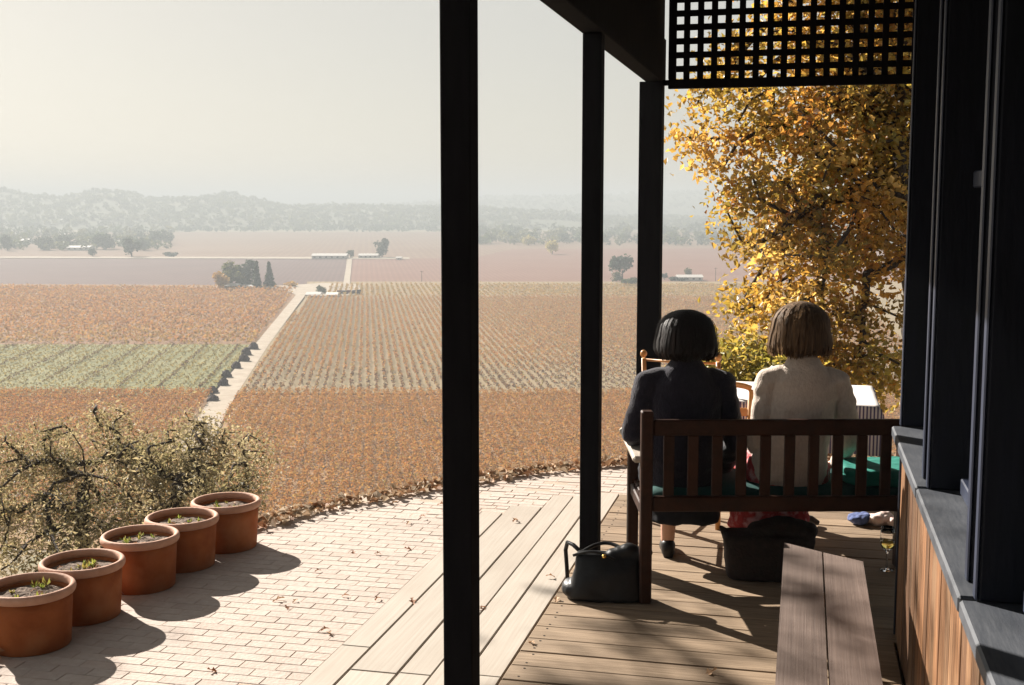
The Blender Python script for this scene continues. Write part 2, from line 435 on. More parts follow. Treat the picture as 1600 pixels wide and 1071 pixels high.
def field_mat(name, base, alt, rowc=None, pitch=2.0, rowamt=.5, scale=.05, across=False, across_pitch=9.0):
    """tilled or grassed ground: patchy colour with darker lines along or across the rows"""
    m, N, L, B = mat_new(name)
    ge = N.new('ShaderNodeNewGeometry')
    no = N.new('ShaderNodeTexNoise'); no.inputs['Scale'].default_value = scale; no.inputs['Detail'].default_value = 8; no.inputs['Roughness'].default_value = .68
    L.new(ge.outputs['Position'], no.inputs['Vector'])
    rp = N.new('ShaderNodeValToRGB'); rp.color_ramp.elements[0].position = .35; rp.color_ramp.elements[1].position = .65
    rp.color_ramp.elements[0].color = (*base, 1); rp.color_ramp.elements[1].color = (*alt, 1)
    L.new(no.outputs['Fac'], rp.inputs[0]); out = rp.outputs[0]
    if rowc:
        dt = N.new('ShaderNodeVectorMath'); dt.operation = 'DOT_PRODUCT'
        d = ROW if across else PERP
        dt.inputs[1].default_value = (d[0] / pitch, d[1] / pitch, 0); L.new(ge.outputs['Position'], dt.inputs[0])
        sn = N.new('ShaderNodeMath'); sn.operation = 'PINGPONG'; sn.inputs[1].default_value = .5; L.new(dt.outputs['Value'], sn.inputs[0])
        n2 = N.new('ShaderNodeTexNoise'); n2.inputs['Scale'].default_value = .35; n2.inputs['Detail'].default_value = 4; L.new(ge.outputs['Position'], n2.inputs['Vector'])
        ad = N.new('ShaderNodeMath'); ad.operation = 'MULTIPLY_ADD'; ad.inputs[1].default_value = .5; L.new(n2.outputs['Fac'], ad.inputs[0]); L.new(sn.outputs[0], ad.inputs[2])
        mr = N.new('ShaderNodeMapRange'); mr.inputs[1].default_value = .42; mr.inputs[2].default_value = .62; mr.inputs[3].default_value = rowamt; mr.inputs[4].default_value = 0
        L.new(ad.outputs[0], mr.inputs[0])
        mx = N.new('ShaderNodeMix'); mx.data_type = 'RGBA'; mx.inputs[7].default_value = (*rowc, 1)
        L.new(mr.outputs[0], mx.inputs[0]); L.new(out, mx.inputs[6]); out = mx.outputs[2]
    L.new(out, B.inputs['Base Color']); B.inputs['Roughness'].default_value = .95; B.inputs['Specular IOR Level'].default_value = .1
    return m

# ================================================================== the land
EDGE = np.array([(-3.13, -30), (-3.13, 3.6), (-3.12, 5.0), (-2.98, 5.85), (-2.72, 6.45), (-2.18, 7.2), (-1.7, 7.72), (-1.16, 8.13),
                 (-.55, 8.42), (.2, 8.6), (1.5, 8.7), (40, 9.0), (40, -30)], float)

def poly_dist(P, poly):
    """signed distance, positive outside"""
    n = len(poly); d = np.full(len(P), 1e9); inside = np.zeros(len(P), bool)
    for i in range(n):
        a = poly[i]; b = poly[(i + 1) % n]; ab = b - a
        t = np.clip(((P - a) @ ab) / (ab @ ab), 0, 1)
        d = np.minimum(d, np.linalg.norm(P - (a + t[:, None] * ab), axis=1))
        c = (a[1] > P[:, 1]) != (b[1] > P[:, 1])
        with np.errstate(divide='ignore', invalid='ignore'):
            xi = a[0] + (P[:, 1] - a[1]) * ab[0] / ab[1]
        inside ^= c & (P[:, 0] < xi)
    return np.where(inside, -d, d)

def hill_z(P):
    P = np.atleast_2d(np.asarray(P, float))[:, :2]
    s = poly_dist(P, EDGE)
    z = -0.12 - np.maximum(s - .12, 0) * .62 - np.clip(s, 0, .12) * .4
    nz = np.sin(P[:, 0] * .9 + 1.3 * np.sin(P[:, 1] * .6)) * np.sin(P[:, 1] * .8 + P[:, 0] * .3)
    z = z + nz * np.clip(s - 1, 0, 6) * .05
    k = 2.0
    return VZ + np.logaddexp(0, (z - VZ) / k) * k * np.where(s > 45, 1, 1)

def graded(a, b, near, far, growth):
    out = [0.0]; st = near
    while out[-1] < b: out.append(out[-1] + st); st = min(st * growth, far)
    neg = [0.0]; st = near
    while neg[-1] > a: neg.append(neg[-1] - st); st = min(st * growth, far)
    return np.array(neg[::-1][:-1] + out)
gx = graded(-4600, 4600, .45, 300, 1.045) - 1.5
gy = graded(-380, 6900, .45, 300, 1.045) + 6.5
GX, GY = np.meshgrid(gx, gy)
Pxy = np.c_[GX.ravel(), GY.ravel()]
V = np.c_[Pxy, hill_z(Pxy)]
nx_, ny_ = len(gx), len(gy)
ii = np.arange(nx_ * ny_).reshape(ny_, nx_)
F = np.stack([ii[:-1, :-1], ii[:-1, 1:], ii[1:, 1:], ii[1:, :-1]], -1).reshape(-1, 4)
M['hillside'] = surf('hillside', (.17, .125, .07), (.27, .21, .13), .5, rough=.95, bump=.6, bscale=3, dist=.1, space='World', c3=(.12, .13, .06), c3_scale=.25, c3_amt=.7)
tag(link('ground', np_mesh('ground', V, F, M['hillside'], smooth=True)), kind='structure')

def sheet(name, px, dz, mat):
    """field or road drawn on the valley floor"""
    P = [plain(x, y) for x, y in px]
    V = [(p[0], p[1], VZ + dz) for p in P]
    return tag(link(name, (lambda me: (me.from_pydata(V, [], [tuple(range(len(V)))]), me.materials.append(mat), me)[2])(bpy.data.meshes.new(name))), kind='structure')

M['f_near'] = field_mat('f_near', (0.2339, 0.1408, 0.07334), (0.3027, 0.192, 0.1015))
M['f_green'] = field_mat('f_green', (0.1651, 0.1651, 0.0688), (0.2408, 0.2202, 0.1101), (0.117, 0.117, 0.05504), 2.6, .5, .07, True)
M['f_leftmid'] = field_mat('f_leftmid', (0.2064, 0.1135, 0.05848), (0.2614, 0.1651, 0.08256), (0.1376, 0.0688, 0.04128), 2.4, .5, .03)
M['f_rows'] = field_mat('f_rows', (0.2464, 0.185, 0.1091), (0.2128, 0.1686, 0.09176), (0.1848, 0.1251, 0.06944), 1.4, .3, .06, True)  # lines across the rows are vine shadows painted into the ground
M['f_strip'] = field_mat('f_strip', (0.2322, 0.1634, 0.0903), (0.2752, 0.2064, 0.1204), (0.1806, 0.1376, 0.0688), 3.0, .5, .05)
M['f_purple'] = field_mat('f_purple', (0.09976, 0.05848, 0.05366), (0.1238, 0.07568, 0.06536), (0.07568, 0.04472, 0.04266), 3.0, .5, .02)
M['f_pink'] = field_mat('f_pink', (0.172, 0.086, 0.06192), (0.1995, 0.1101, 0.07912), (0.1307, 0.06192, 0.04816), 3.0, .4, .02)
M['f_far'] = field_mat('f_far', (0.1789, 0.1135, 0.07568), (0.2064, 0.1376, 0.09288), (0.1376, 0.08256, 0.06192), 6.0, .4, .008)
sheet('field', [(-500, 616), (2100, 616), (2100, 860), (-500, 860)], .10, M['f_near'])
sheet('field', [(-700, 363), (2200, 363), (2200, 408), (-700, 408)], .10, M['f_far'])
sheet('field', [(-500, 405), (541, 405), (541, 446), (-500, 446)], .15, M['f_purple'])
sheet('field', [(551, 405), (740, 404), (800, 390), (2000, 385), (2000, 446), (545, 446)], .20, M['f_pink'])
sheet('field', [(480, 441), (2000, 441), (2000, 467), (476, 467)], .25, M['f_strip'])
sheet('field', [(-500, 443), (470, 447), (466, 462), (396, 541), (-500, 541)], .30, M['f_leftmid'])
sheet('field', [(-500, 540.5), (396, 540.5), (327, 621), (-500, 623)], .35, M['f_green'])
sheet('field', [(478, 466), (2100, 466), (2100, 618), (360, 618)], .40, M['f_rows'])
# dirt roads
sheet('road', [(268, 720), (318, 720), (367, 624), (420, 541), (478, 462), (463, 462), (398, 541), (330, 624)], .46, M['dirt'])
sheet('road', [(463, 463), (479, 463), (505, 468), (566, 461), (560, 446), (505, 444), (440, 448), (330, 450), (330, 454), (440, 453)], .50, M['dirt'])
sheet('road', [(536, 447), (546.5, 447), (550.5, 402), (543.5, 402)], .54, M['dirt'])
sheet('road', [(-300, 403.5), (640, 406), (640, 403), (-300, 401.5)], .50, M['dirt'])
sheet('road', [(1030, 460), (1090, 473), (1165, 493), (1240, 520), (1240, 526), (1165, 498), (1090, 477), (1030, 464)], .50, M['dirt'])

# vine rows -----------------------------------------------------------
def in_poly(P, poly):
    return poly_dist(P, np.asarray(poly, float)) < 0

def cards(C, size, cols, mat, name, flat=.35, aspect=1.5, kind='stuff', parent=None, label=None, cat=None, fold=.25):
    """many small folded leaves at points C"""
    n = len(C)
    nrm = rng.normal(size=(n, 3)); nrm[:, 2] = np.abs(nrm[:, 2]) + flat; nrm /= np.linalg.norm(nrm, axis=1)[:, None]
    t = rng.normal(size=(n, 3)); t -= nrm * (t * nrm).sum(1)[:, None]; t /= np.linalg.norm(t, axis=1)[:, None]
    b = np.cross(nrm, t)
    s = np.asarray(size) * rng.uniform(.65, 1.3, n); s = s[:, None]
    a = t * s * .5 * aspect; w = b * s * .5; f = nrm * s * fold
    jit = lambda: 1 + rng.uniform(-.25, .25, (n, 1))
    V = np.stack([C - a * jit(), C - w * jit() + f + a * .15, C + a * jit(), C + w * jit() + f + a * .1], 1).reshape(-1, 3)
    F = np.arange(n * 4).reshape(n, 4)
    T = np.concatenate([F[:, [0, 1, 2]], F[:, [0, 2, 3]]])
    me = np_mesh(name, V, T, mat, np.repeat(np.asarray(cols), 4, axis=0))
    return me

def pick(pal, n, jit=.18):
    pal = np.array(pal, float); c = pal[rng.integers(0, len(pal), n)]
    return np.clip(c * (1 + rng.uniform(-jit, jit, (n, 1))), 0, 1)

def vnoise(P, sc):
    x, y = P[:, 0] * sc, P[:, 1] * sc
    return (np.sin(x + 2.1 * np.sin(y * .7)) + np.sin(y * 1.3 + 1.7 * np.sin(x * .9 + 1)) + np.sin((x + y) * 2.3 + np.sin(x * 3.1))) / 3

ROADP = np.array([plain(x, y)[:2] for x, y in [(268, 720), (318, 720), (367, 624), (420, 541), (478, 462), (463, 462), (398, 541), (330, 624)]])
def vines(px, pitch, step, per, size, palfun, label, hgt=1.1, wid=.45, skip=.03, zc=.75, aspect=1.4, keep=None, mean=.5, sat=.84):
    poly = np.array([plain(x, y)[:2] for x, y in px])
    uv = np.c_[poly @ ROW, poly @ PERP]
    u = np.arange(uv[:, 0].min(), uv[:, 0].max(), step); v = np.arange(math.floor(uv[:, 1].min() / pitch) * pitch, uv[:, 1].max(), pitch)
    U, W = np.meshgrid(u, v); U = U.ravel() + rng.uniform(-.3, .3, U.size) * step; W = W.ravel() + rng.normal(0, .08, W.size)
    P = U[:, None] * ROW + W[:, None] * PERP
    P = P[in_poly(P, poly) & (poly_dist(P, ROADP) > .8) & (rng.random(len(P)) > skip + .12 * (vnoise(P, .22) > .55))]
    n = len(P)
    C = np.repeat(P, per, axis=0)
    k = len(C)
    off = rng.normal(size=(k, 2)) * np.array([wid * 1.1, wid * .75])
    C = C + off[:, :1] * ROW + off[:, 1:] * PERP
    z = VZ + .42 + zc + rng.normal(0, hgt * .3, k) + .25 * vnoise(C, .35)
    cols = palfun(C, k); cols = cols * (1 - mean) + cols.mean(0) * mean; g_ = cols.mean(1, keepdims=True); cols = cols * sat + g_ * (1 - sat) * np.array([1.19, .97, .84])
    if keep is not None:
        kk = keep(C) > rng.random(k); C, z, cols = C[kk], z[kk], cols[kk]
    me = cards(np.c_[C, np.maximum(z, VZ + .5)], size, cols, M['vine_leaf'], 'vines', flat=.2, aspect=aspect)
    o = link('vines', me)
    return tag(o, label, 'vineyard', kind='stuff')

P_OR = [(0.4087, 0.2195, 0.07568), (0.3557, 0.1665, 0.06433), (0.4389, 0.28, 0.106), (0.3027, 0.1438, 0.06433), (0.3784, 0.2573, 0.09838), (0.2724, 0.1968, 0.07568)]
P_RD = [(0.2724, 0.09838, 0.04162), (0.3179, 0.1438, 0.04919), (0.2119, 0.06811, 0.03406), (0.3406, 0.1892, 0.06054)]
P_GY = [(0.227, 0.2233, 0.07568), (0.2876, 0.2611, 0.09838), (0.1892, 0.1854, 0.06811), (0.333, 0.28, 0.1135)]
P_DK = [(.075, .05, .045), (.11, .07, .055), (.15, .10, .06)]
def mixpal(a, b, f, k):
    ca, cb = pick(a, k), pick(b, k); return np.where((rng.random(k) < f)[:, None], ca, cb)
def pal_near(C, k):
    left = (C @ PERP < (plain(335, 640)[:2] @ PERP))
    g = vnoise(C, .12) + .35 * vnoise(C, .5)
    c = mixpal(P_RD, P_OR, np.where(left, .65, .22), k)
    d = rng.random(k) < np.clip(.05 + .22 * (g > .55), 0, 1)
    c[d] = pick(P_DK, int(d.sum())); 
    e = rng.random(k) < .12; c[e] = pick(P_GY, int(e.sum()))
    return c
vines([(-60, 618), (1560, 618), (1500, 790), (-60, 830)], 1.85, 1.1, 30, .28, pal_near, 'orange and brown autumn grapevines filling the nearest field below the terrace', wid=.55, sat=1.06)
def pal_rows(C, k):
    # nearest rows are bare and dark, further ones still carry orange leaf
    t = np.clip((C @ ROW - plain(560, 617)[:2] @ ROW) / 110 + .3 * vnoise(C, .05), 0, 1)
    c = mixpal(P_OR + P_RD[1:2], P_DK, np.clip(t * 1.4 + .12, 0, .95), k)
    e = rng.random(k) < .12; c[e] = pick(P_GY, int(e.sum())); return c
def row_keep(C):
    t = (C @ ROW - plain(560, 617)[:2] @ ROW) / 95 + .25 * vnoise(C, .05); return np.clip(.5 + t * .6, .5, 1)
vines([(482, 467), (1330, 467), (1500, 617), (366, 617)], 1.85, 1.0, 8, .34, pal_rows, 'orange vine rows running away right of the farm road, barer at the near end', hgt=1.0, wid=.25, aspect=1.6, keep=row_keep, mean=.15)
vines([(520, 447), (1330, 447), (1330, 466), (505, 466)], 2.4, 2.0, 4, .6, lambda C, k: mixpal(P_GY, P_OR, .5, k), 'yellowish vine rows in the strip beyond the right field', hgt=.9, wid=.35)
def pal_lm(C, k):
    t = np.clip((C @ ROW - plain(200, 540)[:2] @ ROW) / 60, 0, 1)
    return mixpal(P_OR + P_RD[:2], P_GY, np.clip(.35 + t * .6, 0, .93), k)
vines([(-60, 449), (462, 452), (392, 540), (-60, 540)], 2.4, 2.2, 4, .75, pal_lm, 'rusty vine field left of the road beyond the green plot', wid=.5)
def pal_gr(C, k):
    return mixpal([(.14, .14, .06), (.10, .08, .05)], P_GY, .25, k)
vines([(-60, 542), (388, 542), (326, 620), (-60, 621)], 2.4, 1.2, 4, .40, pal_gr, 'pale green vine plot left of the road', hgt=.6, wid=.55, zc=.35)
# darker bare cross rows in the green plot
vines([(-60, 542), (388, 542), (326, 620), (-60, 621)], 9.0, .8, 4, .34, lambda C, k: mixpal(P_DK, P_GY, .8, k), 'dark bare rows crossing the green vine plot', hgt=.8, wid=.2, zc=.5, skip=.2)

# ================================================================== trees
def tree_skeleton(base, tips, trunk_top, r0=.16, seg=.35, wob=.07, sag=0.0, seed=1, expo=.5):
    """grow limbs from a trunk to every tip; returns list of (path, radii)"""
    rs = np.random.default_rng(seed)
    base = np.array(base, float); trunk_top = np.array(trunk_top, float)
    nodes = []; parent = []
    m = max(4, int(np.linalg.norm(trunk_top - base) / seg))
    for i in range(m + 1):
        t = i / m; p = base * (1 - t) + trunk_top * t + rs.normal(0, wob * .6, 3) * np.array([1, 1, .3]) * (0 < i)
        nodes.append(p); parent.append(i - 1)
    order = np.argsort(np.linalg.norm(tips - trunk_top, axis=1))
    load = {}
    ends = []
    for ti in order:
        T = tips[ti]; NP = np.array(nodes)
        d = np.linalg.norm(NP - T, axis=1); d[:max(2, m // 2)] += 1.5
        j = int(np.argmin(d)); L = d[j]
        k = max(1, int(L / seg)); a = NP[j]; last = j
        for i in range(1, k + 1):
            t = i / k
            p = a * (1 - t) + T * t + rs.normal(0, wob, 3) * (i < k)
            p[2] -= sag * L * t * t * .3 - sag * L * .3 * t * (t < 1) * .5
            nodes.append(p); parent.append(last); last = len(nodes) - 1
        ends.append(last)
    w = np.zeros(len(nodes))
    for e in ends: w[e] += 1
    for i in range(len(nodes) - 1, 0, -1): w[parent[i]] += w[i]
    rad = r0 * (np.maximum(w, .6) / w[0]) ** expo
    return np.array(nodes), parent, rad, ends

def skeleton_mesh(nodes, parent, rad, n=6, minr=.0):
    V = []; F = []; kids = {}
    for i, p in enumerate(parent):
        if p >= 0: kids.setdefault(p, []).append(i)
    mb = MB()
    done = set()
    stack = [(0, None)]
    while stack:                                    # walk chains of main children
        s, frm = stack.pop()
        path = ([frm] if frm is not None else []) + [s]
        cur = s
        while cur in kids:
            ch = sorted(kids[cur], key=lambda c: -rad[c])
            for c in ch[1:]: stack.append((c, cur))
            cur = ch[0]; path.append(cur)
        P = nodes[path]; r = rad[path].copy()
        if frm is not None: r[0] = min(r[0], r[1] * 1.25)
        if len(path) >= 2 and r.max() > minr: mb.tube(P, np.maximum(r, .0035), n)
    return mb

def in_ellipsoids(ells, n, seed, shell=.35):
    rs = np.random.default_rng(seed); out = []
    vol = np.array([e[1][0] * e[1][1] * e[1][2] for e in ells]); vol = vol / vol.sum()
    for (c, r), w in zip(ells, vol):
        k = max(3, int(n * w)); p = rs.normal(size=(k, 3)); p /= np.linalg.norm(p, axis=1)[:, None]
        q = (shell + (1 - shell) * rs.random(k)) ** (1 / 1.6)
        out.append(np.array(c) + p * q[:, None] * np.array(r))
    return np.concatenate(out)

def axes_frame(cx, cy, D, rx, ry, rd):
    """ellipsoid given by where it shows and how far it is; radii in picture px become metres at that distance"""
    return deep(cx, cy, D), (rx * D / FPX, rd, ry * D / FPX)

# --- the big golden oak right of the porch
oak_e = [axes_frame(1130, 195, 12.2, 85, 80, .7), axes_frame(1270, 235, 12.0, 150, 120, 1.2), axes_frame(1400, 190, 12.0, 150, 140, 1.3),
         axes_frame(1190, 330, 12.0, 100, 80, .9), axes_frame(1330, 370, 11.8, 130, 120, 1.2), axes_frame(1230, 440, 11.8, 90, 75, .8),
         axes_frame(1270, 540, 11.6, 100, 80, .8), axes_frame(1380, 520, 11.4, 80, 110, .8), axes_frame(1190, 500, 11.7, 40, 70, .5),
         axes_frame(1200, 70, 12.3, 115, 80, .9), axes_frame(1390, 30, 12.2, 150, 140, 1.3), axes_frame(1330, -120, 12.4, 200, 120, 1.4)]
oak_tips = in_ellipsoids(oak_e, 400, 3, .15)
ob = deep(1490, 800, 12.4); ob = np.array([ob[0], ob[1], hill_z([ob[:2]])[0] - .2])
ot = deep(1440, 250, 12.2)
oak = thing('oak_tree', 'large oak with golden and rusty leaves standing beyond the porch lattice', 'tree', ob)
nd, pa, ra, en = tree_skeleton(ob, oak_tips, ot, .23, .33, .075, .25, 5, .52)
skeleton_mesh(nd - ob, pa, ra, 7).build('trunk', M['bark'], oak, True)
OAKP = [(0.4936, 0.3063, 0.07484), (0.5878, 0.409, 0.1388), (0.2817, 0.2271, 0.06985), (0.2351, 0.1703, 0.05788), (0.4236, 0.2152, 0.05189), (0.3527, 0.272, 0.06985), (0.2584, 0.2388, 0.06387), (0.4936, 0.2956, 0.07484), (0.3061, 0.1361, 0.0459), (0.6587, 0.5108, 0.2087), (0.3994, 0.3181, 0.08682), (0.1884, 0.1477, 0.0459), (0.2351, 0.1253, 0.0459), (0.153, 0.1477, 0.0459), (0.3294, 0.2837, 0.06985)]
def leafy(ends, per, sig, pal, size, seed, mat, name, parent, org, aspect=1.5, droop=.0, flat=.2, bright=.25, green=None):
    rs = np.random.default_rng(seed); k = len(ends)
    C = np.repeat(ends, per, axis=0) + rs.normal(size=(k * per, 3)) * np.array([sig, sig, sig * .8]); C[:, 2] -= np.abs(rs.normal(size=k * per)) * droop
    base = np.array(pal, float)[rs.integers(0, len(pal), k)]
    own = np.array(pal, float)[rs.integers(0, len(pal), k * per)]
    cols = np.repeat(base, per, axis=0) * .68 + own * .32
    if green is not None:                       # greener leaves low on the left-hand side
        cols = green(C, cols, rs)
    cols = cols * (1 + rs.uniform(-bright, bright, (k * per, 1)))
    me = cards(C - org, size, np.clip(cols, 0, 1), mat, name, flat=flat, aspect=aspect)
    o = link(name, me, parent); o['kind'] = 'stuff'
    return o
def oak_green(C, cols, rs):
    f = (np.clip((1.2 - C[:, 2]) / 2.5, 0, 1) * .45 + .12) * (rs.random(len(C)) < .75)
    g = np.array([.33, .30, .055]) * rs.uniform(.7, 1.15, (len(C), 1))
    return cols * (1 - f[:, None]) + g * f[:, None]
leafy(nd[en], 104, .142, OAKP, .048, 8, M['oak_leaf'], 'crown', oak, ob, 1.45, .03, green=oak_green)

# --- low yellow-green shrub at the foot of the oak
def bush(name, ells, n, per, sig, pal, size, label, cat, seed, mat='leaf', r0=.03, bark='bark', seg=.18, wob=.03, droop=0, aspect=1.6, tot=None, zb=None, sag=.0, flat=.2):
    tips = in_ellipsoids(ells, n, seed, .3)
    c = np.mean([e[0] for e in ells], axis=0)
    b = np.array([c[0], c[1], (hill_z([c[:2]])[0] - .1) if zb is None else zb])
    if tot is None: tot = b * .35 + c * .65
    t = thing(name, label, cat, b)
    nd, pa, ra, en = tree_skeleton(b, tips, tot, r0, seg, wob, sag, seed, .5)
    skeleton_mesh(nd - b, pa, ra, 6).build('trunk', M[bark], t, True)
    leafy(nd[en], per, sig, pal, size, seed + 1, M[mat], 'crown', t, b, aspect, droop, flat)
    return t
bush('shrub', [axes_frame(1150, 575, 11.0, 60, 40, .5), axes_frame(1215, 600, 10.8, 60, 40, .5)], 90, 60, .10,
     [(.27, .26, .06), (.34, .31, .09), (.19, .20, .05), (.40, .33, .11)], .042, 'low yellow-green shrub between the two women at the foot of the oak', 'shrub', 31, 'oak_leaf')

# --- grey-green trees on the slope below the pots
OLV = [(0.2903, 0.2576, 0.1725), (0.3871, 0.3452, 0.2464), (0.1828, 0.1649, 0.1035), (0.4946, 0.4379, 0.34), (0.2258, 0.2112, 0.1232), (0.3226, 0.2628, 0.1823)]
bush('olive_tree', [axes_frame(135, 685, 13.5, 95, 55, .8), axes_frame(160, 645, 13.6, 45, 25, .4), axes_frame(30, 700, 13.4, 50, 40, .5), axes_frame(45, 770, 13.2, 75, 70, .8), axes_frame(150, 780, 12.8, 90, 60, .8), axes_frame(40, 860, 12.4, 80, 50, .6), axes_frame(120, 850, 12.2, 70, 40, .5)],
     190, 84, .092, OLV, .0225, 'gnarled grey-green tree on the slope at the left edge behind the pots', 'tree', 41, 'olive_leaf', .088, 'bark', .26, .10, .10, 2.2, deep(125, 790, 12.9), sag=.45)
bush('olive_tree', [axes_frame(300, 700, 13.0, 95, 48, .8), axes_frame(300, 655, 13.2, 40, 22, .4), axes_frame(390, 720, 12.6, 35, 55, .4), axes_frame(265, 770, 12.6, 75, 55, .7), axes_frame(365, 745, 12.4, 55, 50, .5), axes_frame(230, 720, 13.2, 50, 50, .6)],
     150, 84, .092, OLV, .0225, 'gnarled grey-green tree with drooping branches behind the farthest pots', 'tree', 57, 'olive_leaf', .080, 'bark', .26, .10, .11, 2.2, deep(275, 785, 12.6), sag=.45)

# --- tree standing out of the picture to the left; its twigs dapple the deck
sh_pts = []
for (x, y, z) in [(-.65, 4.95, 0), (-.35, 5.0, 0), (-.15, 4.75, 0), (-.55, 4.5, 0), (-.2, 4.35, 0), (.1, 4.2, .42), (.15, 3.75, .42), (.0, 3.45, .42), (-.45, 4.2, 0), (.2, 4.5, .42), (-.75, 5.1, 0),
                  (.4, 4.35, .5), (.4, 3.7, .55), (.4, 3.25, .6), (.4, 2.8, .7), (.1, 3.95, .42)]:
    t = random.uniform(9.5, 11.5)
    sh_pts.append((x + SUN_H[0] * t, y + SUN_H[1] * t, z + t * math.tan(SUN_EL)))
sh_pts = np.array(sh_pts)
sb = np.array([-13.0, 9.0, hill_z([(-13.0, 9.0)])[0] - .2])
shade = thing('oak_tree', 'tall oak left of the terrace, out of frame, whose twigs dapple the deck', 'tree', sb)
extra = in_ellipsoids([((-13, 9.5, 7.8), (2.2, 2.2, 1.6))], 60, 9)
nd, pa, ra, en = tree_skeleton(sb, np.concatenate([sh_pts, extra]), (-12.6, 9.3, 6.0), .16, .4, .10, 0, 15, .6)
skeleton_mesh(nd - sb, pa, ra, 6).build('trunk', M['bark'], shade, True)
leafy(nd[en], 20, .17, OAKP, .065, 18, M['oak_leaf'], 'crown', shade, sb)

# --- trees out in the valley
def valley_tree(px, py, w, h, pal, label, kind='round', group=None, n=520):
    b = plain(px, py); D = (b - EYE) @ _fw; s = D / FPX
    W, H = w * s, h * s
    name = {'round': 'tree', 'cone': 'conifer_tree', 'bush': 'bush'}[kind]
    t = thing(name, label, 'tree' if kind != 'bush' else 'bush', (b[0], b[1], VZ), random.uniform(0, 6), group)
    if kind != 'bush':
        top = .45 * H if kind == 'round' else .9 * H
        MB().tube([(0, 0, 0), (.01 * H, 0, top * .5), (0, .01 * H, top)], [.035 * H, .028 * H, .012 * H], 6).build('trunk', M['bark'], t, True)
    rs = np.random.default_rng(int(px * 7 + py))
    if kind == 'cone':
        z = rs.random(n) ** 1.3; r = (1 - z) * (.35 + .65 * rs.random(n)); a = rs.uniform(0, 6.283, n)
        C = np.c_[r * np.cos(a) * W / 2, r * np.sin(a) * W / 2, (.06 + .94 * z) * H]; sz = np.full(n, .11 * H)
    else:
        lob = rs.normal(size=(9, 3)); lob /= np.linalg.norm(lob, axis=1)[:, None]
        lc = lob * np.array([W * .28, W * .28, H * .25]) + np.array([0, 0, H * (.52 if kind == 'round' else .45)])
        p = rs.normal(size=(n, 3)); p /= np.linalg.norm(p, axis=1)[:, None]; p *= (.4 + .6 * rs.random(n))[:, None]
        C = lc[rs.integers(0, 9, n)] + p * np.array([W * .24, W * .24, H * .24]); C[:, 2] = np.clip(C[:, 2], .05 * H, H); sz = np.full(n, .10 * max(H, W * .8))
    cols = np.array(pal, float)[rs.integers(0, len(pal), n)] * rs.uniform(.75, 1.2, (n, 1))
    o = link('crown', cards(C, sz, cols, M['leaf'], 'crown', flat=.1, aspect=1.2), t); o['kind'] = 'stuff'
    return t
GD = [(.045, .06, .03), (.06, .075, .04), (.035, .048, .028)]
GO = [(.12, .12, .055), (.15, .14, .07), (.09, .10, .045)]
GG = [(.06, .085, .03), (.09, .11, .045), (.07, .075, .04)]
GB = [(.05, .07, .055), (.065, .085, .065), (.04, .055, .045)]
OO = [(.45, .27, .09), (.52, .33, .12), (.40, .22, .08)]
YY = [(.50, .42, .20), (.45, .38, .17)]
for a in [(363, 449, 34, 46, GO, 'tall olive-green tree at the back left of the farmhouse grove'),
          (389, 449, 40, 47, GB, 'tall grey-green tree at the back of the farmhouse grove'),
          (345, 453, 30, 30, OO, 'orange autumn tree at the left end of the farmhouse grove'),
          (357, 451, 26, 30, GO, 'rounded olive tree in front of the farmhouse grove'),
          (374, 450.5, 26, 30, GO, 'broad olive tree in the middle of the farmhouse grove'),
          (384, 451, 28, 18, GD, 'dark low tree between the white farm sheds'),
          (503, 460, 21, 15, GG, 'small round green tree beside the farm yard sheds'),
          (597, 403, 27, 33, GB, 'lone rounded tree right of the far white barns'),
          (547, 404, 14, 15, GD, 'small dark tree between the two far white barns'),
          (972, 442, 44, 46, GB, 'large grey-green tree seen between the second and third posts'),
          (1076, 433, 17, 16, GO, 'small round tree beside the low valley house'),
          (1038, 438, 11, 13, GB, 'small dark tree left of the low valley house'),
          (826, 384, 26, 16, YY, 'pale yellow tree by the far wood, left of two'),
          (863, 398, 27, 24, YY, 'pale yellow tree standing in front of the far wood'),
          (206, 402, 32, 34, GB, 'dark tree in the far hamlet, widest of its row'),
          (145, 402, 16, 16, GB, 'low dark tree right of the long white hamlet roof'),
          (12, 392, 22, 27, GB, 'dark pointed tree at the far left of the hamlet'),
          (70, 391, 34, 24, GB, 'broad tree left of the hamlet roofs'),
          (105, 388, 38, 24, GB, 'broad tree behind the long white hamlet roof'),
          (165, 390, 44, 28, GB, 'broad pale tree in the middle of the hamlet'),
          (252, 383, 42, 26, GB, 'rounded tree at the right end of the hamlet'),
          (225, 392, 30, 22, GB, 'low tree behind the dark hamlet tree'),
          (268, 402, 26, 9, GB, 'low hedge-like tree right of the hamlet')]:
    valley_tree(*a)
valley_tree(402, 452, 13, 42, GD, 'narrow dark conifer right of the farmhouse grove, taller of two', 'cone')
valley_tree(421, 449, 20, 38, GD, 'spreading dark conifer at the right end of the grove', 'cone')
valley_tree(985, 447, 34, 16, GG, 'low green bush below the large tree between the posts', 'bush')
valley_tree(962, 441, 24, 18, GG, 'bright green bush in front of the large tree between the posts', 'bush')
valley_tree(452, 449, 26, 11, OO, 'low orange bush by the lane right of the conifers', 'bush')
valley_tree(1058, 440, 30, 9, GB, 'long low bush in front of the valley house', 'bush')

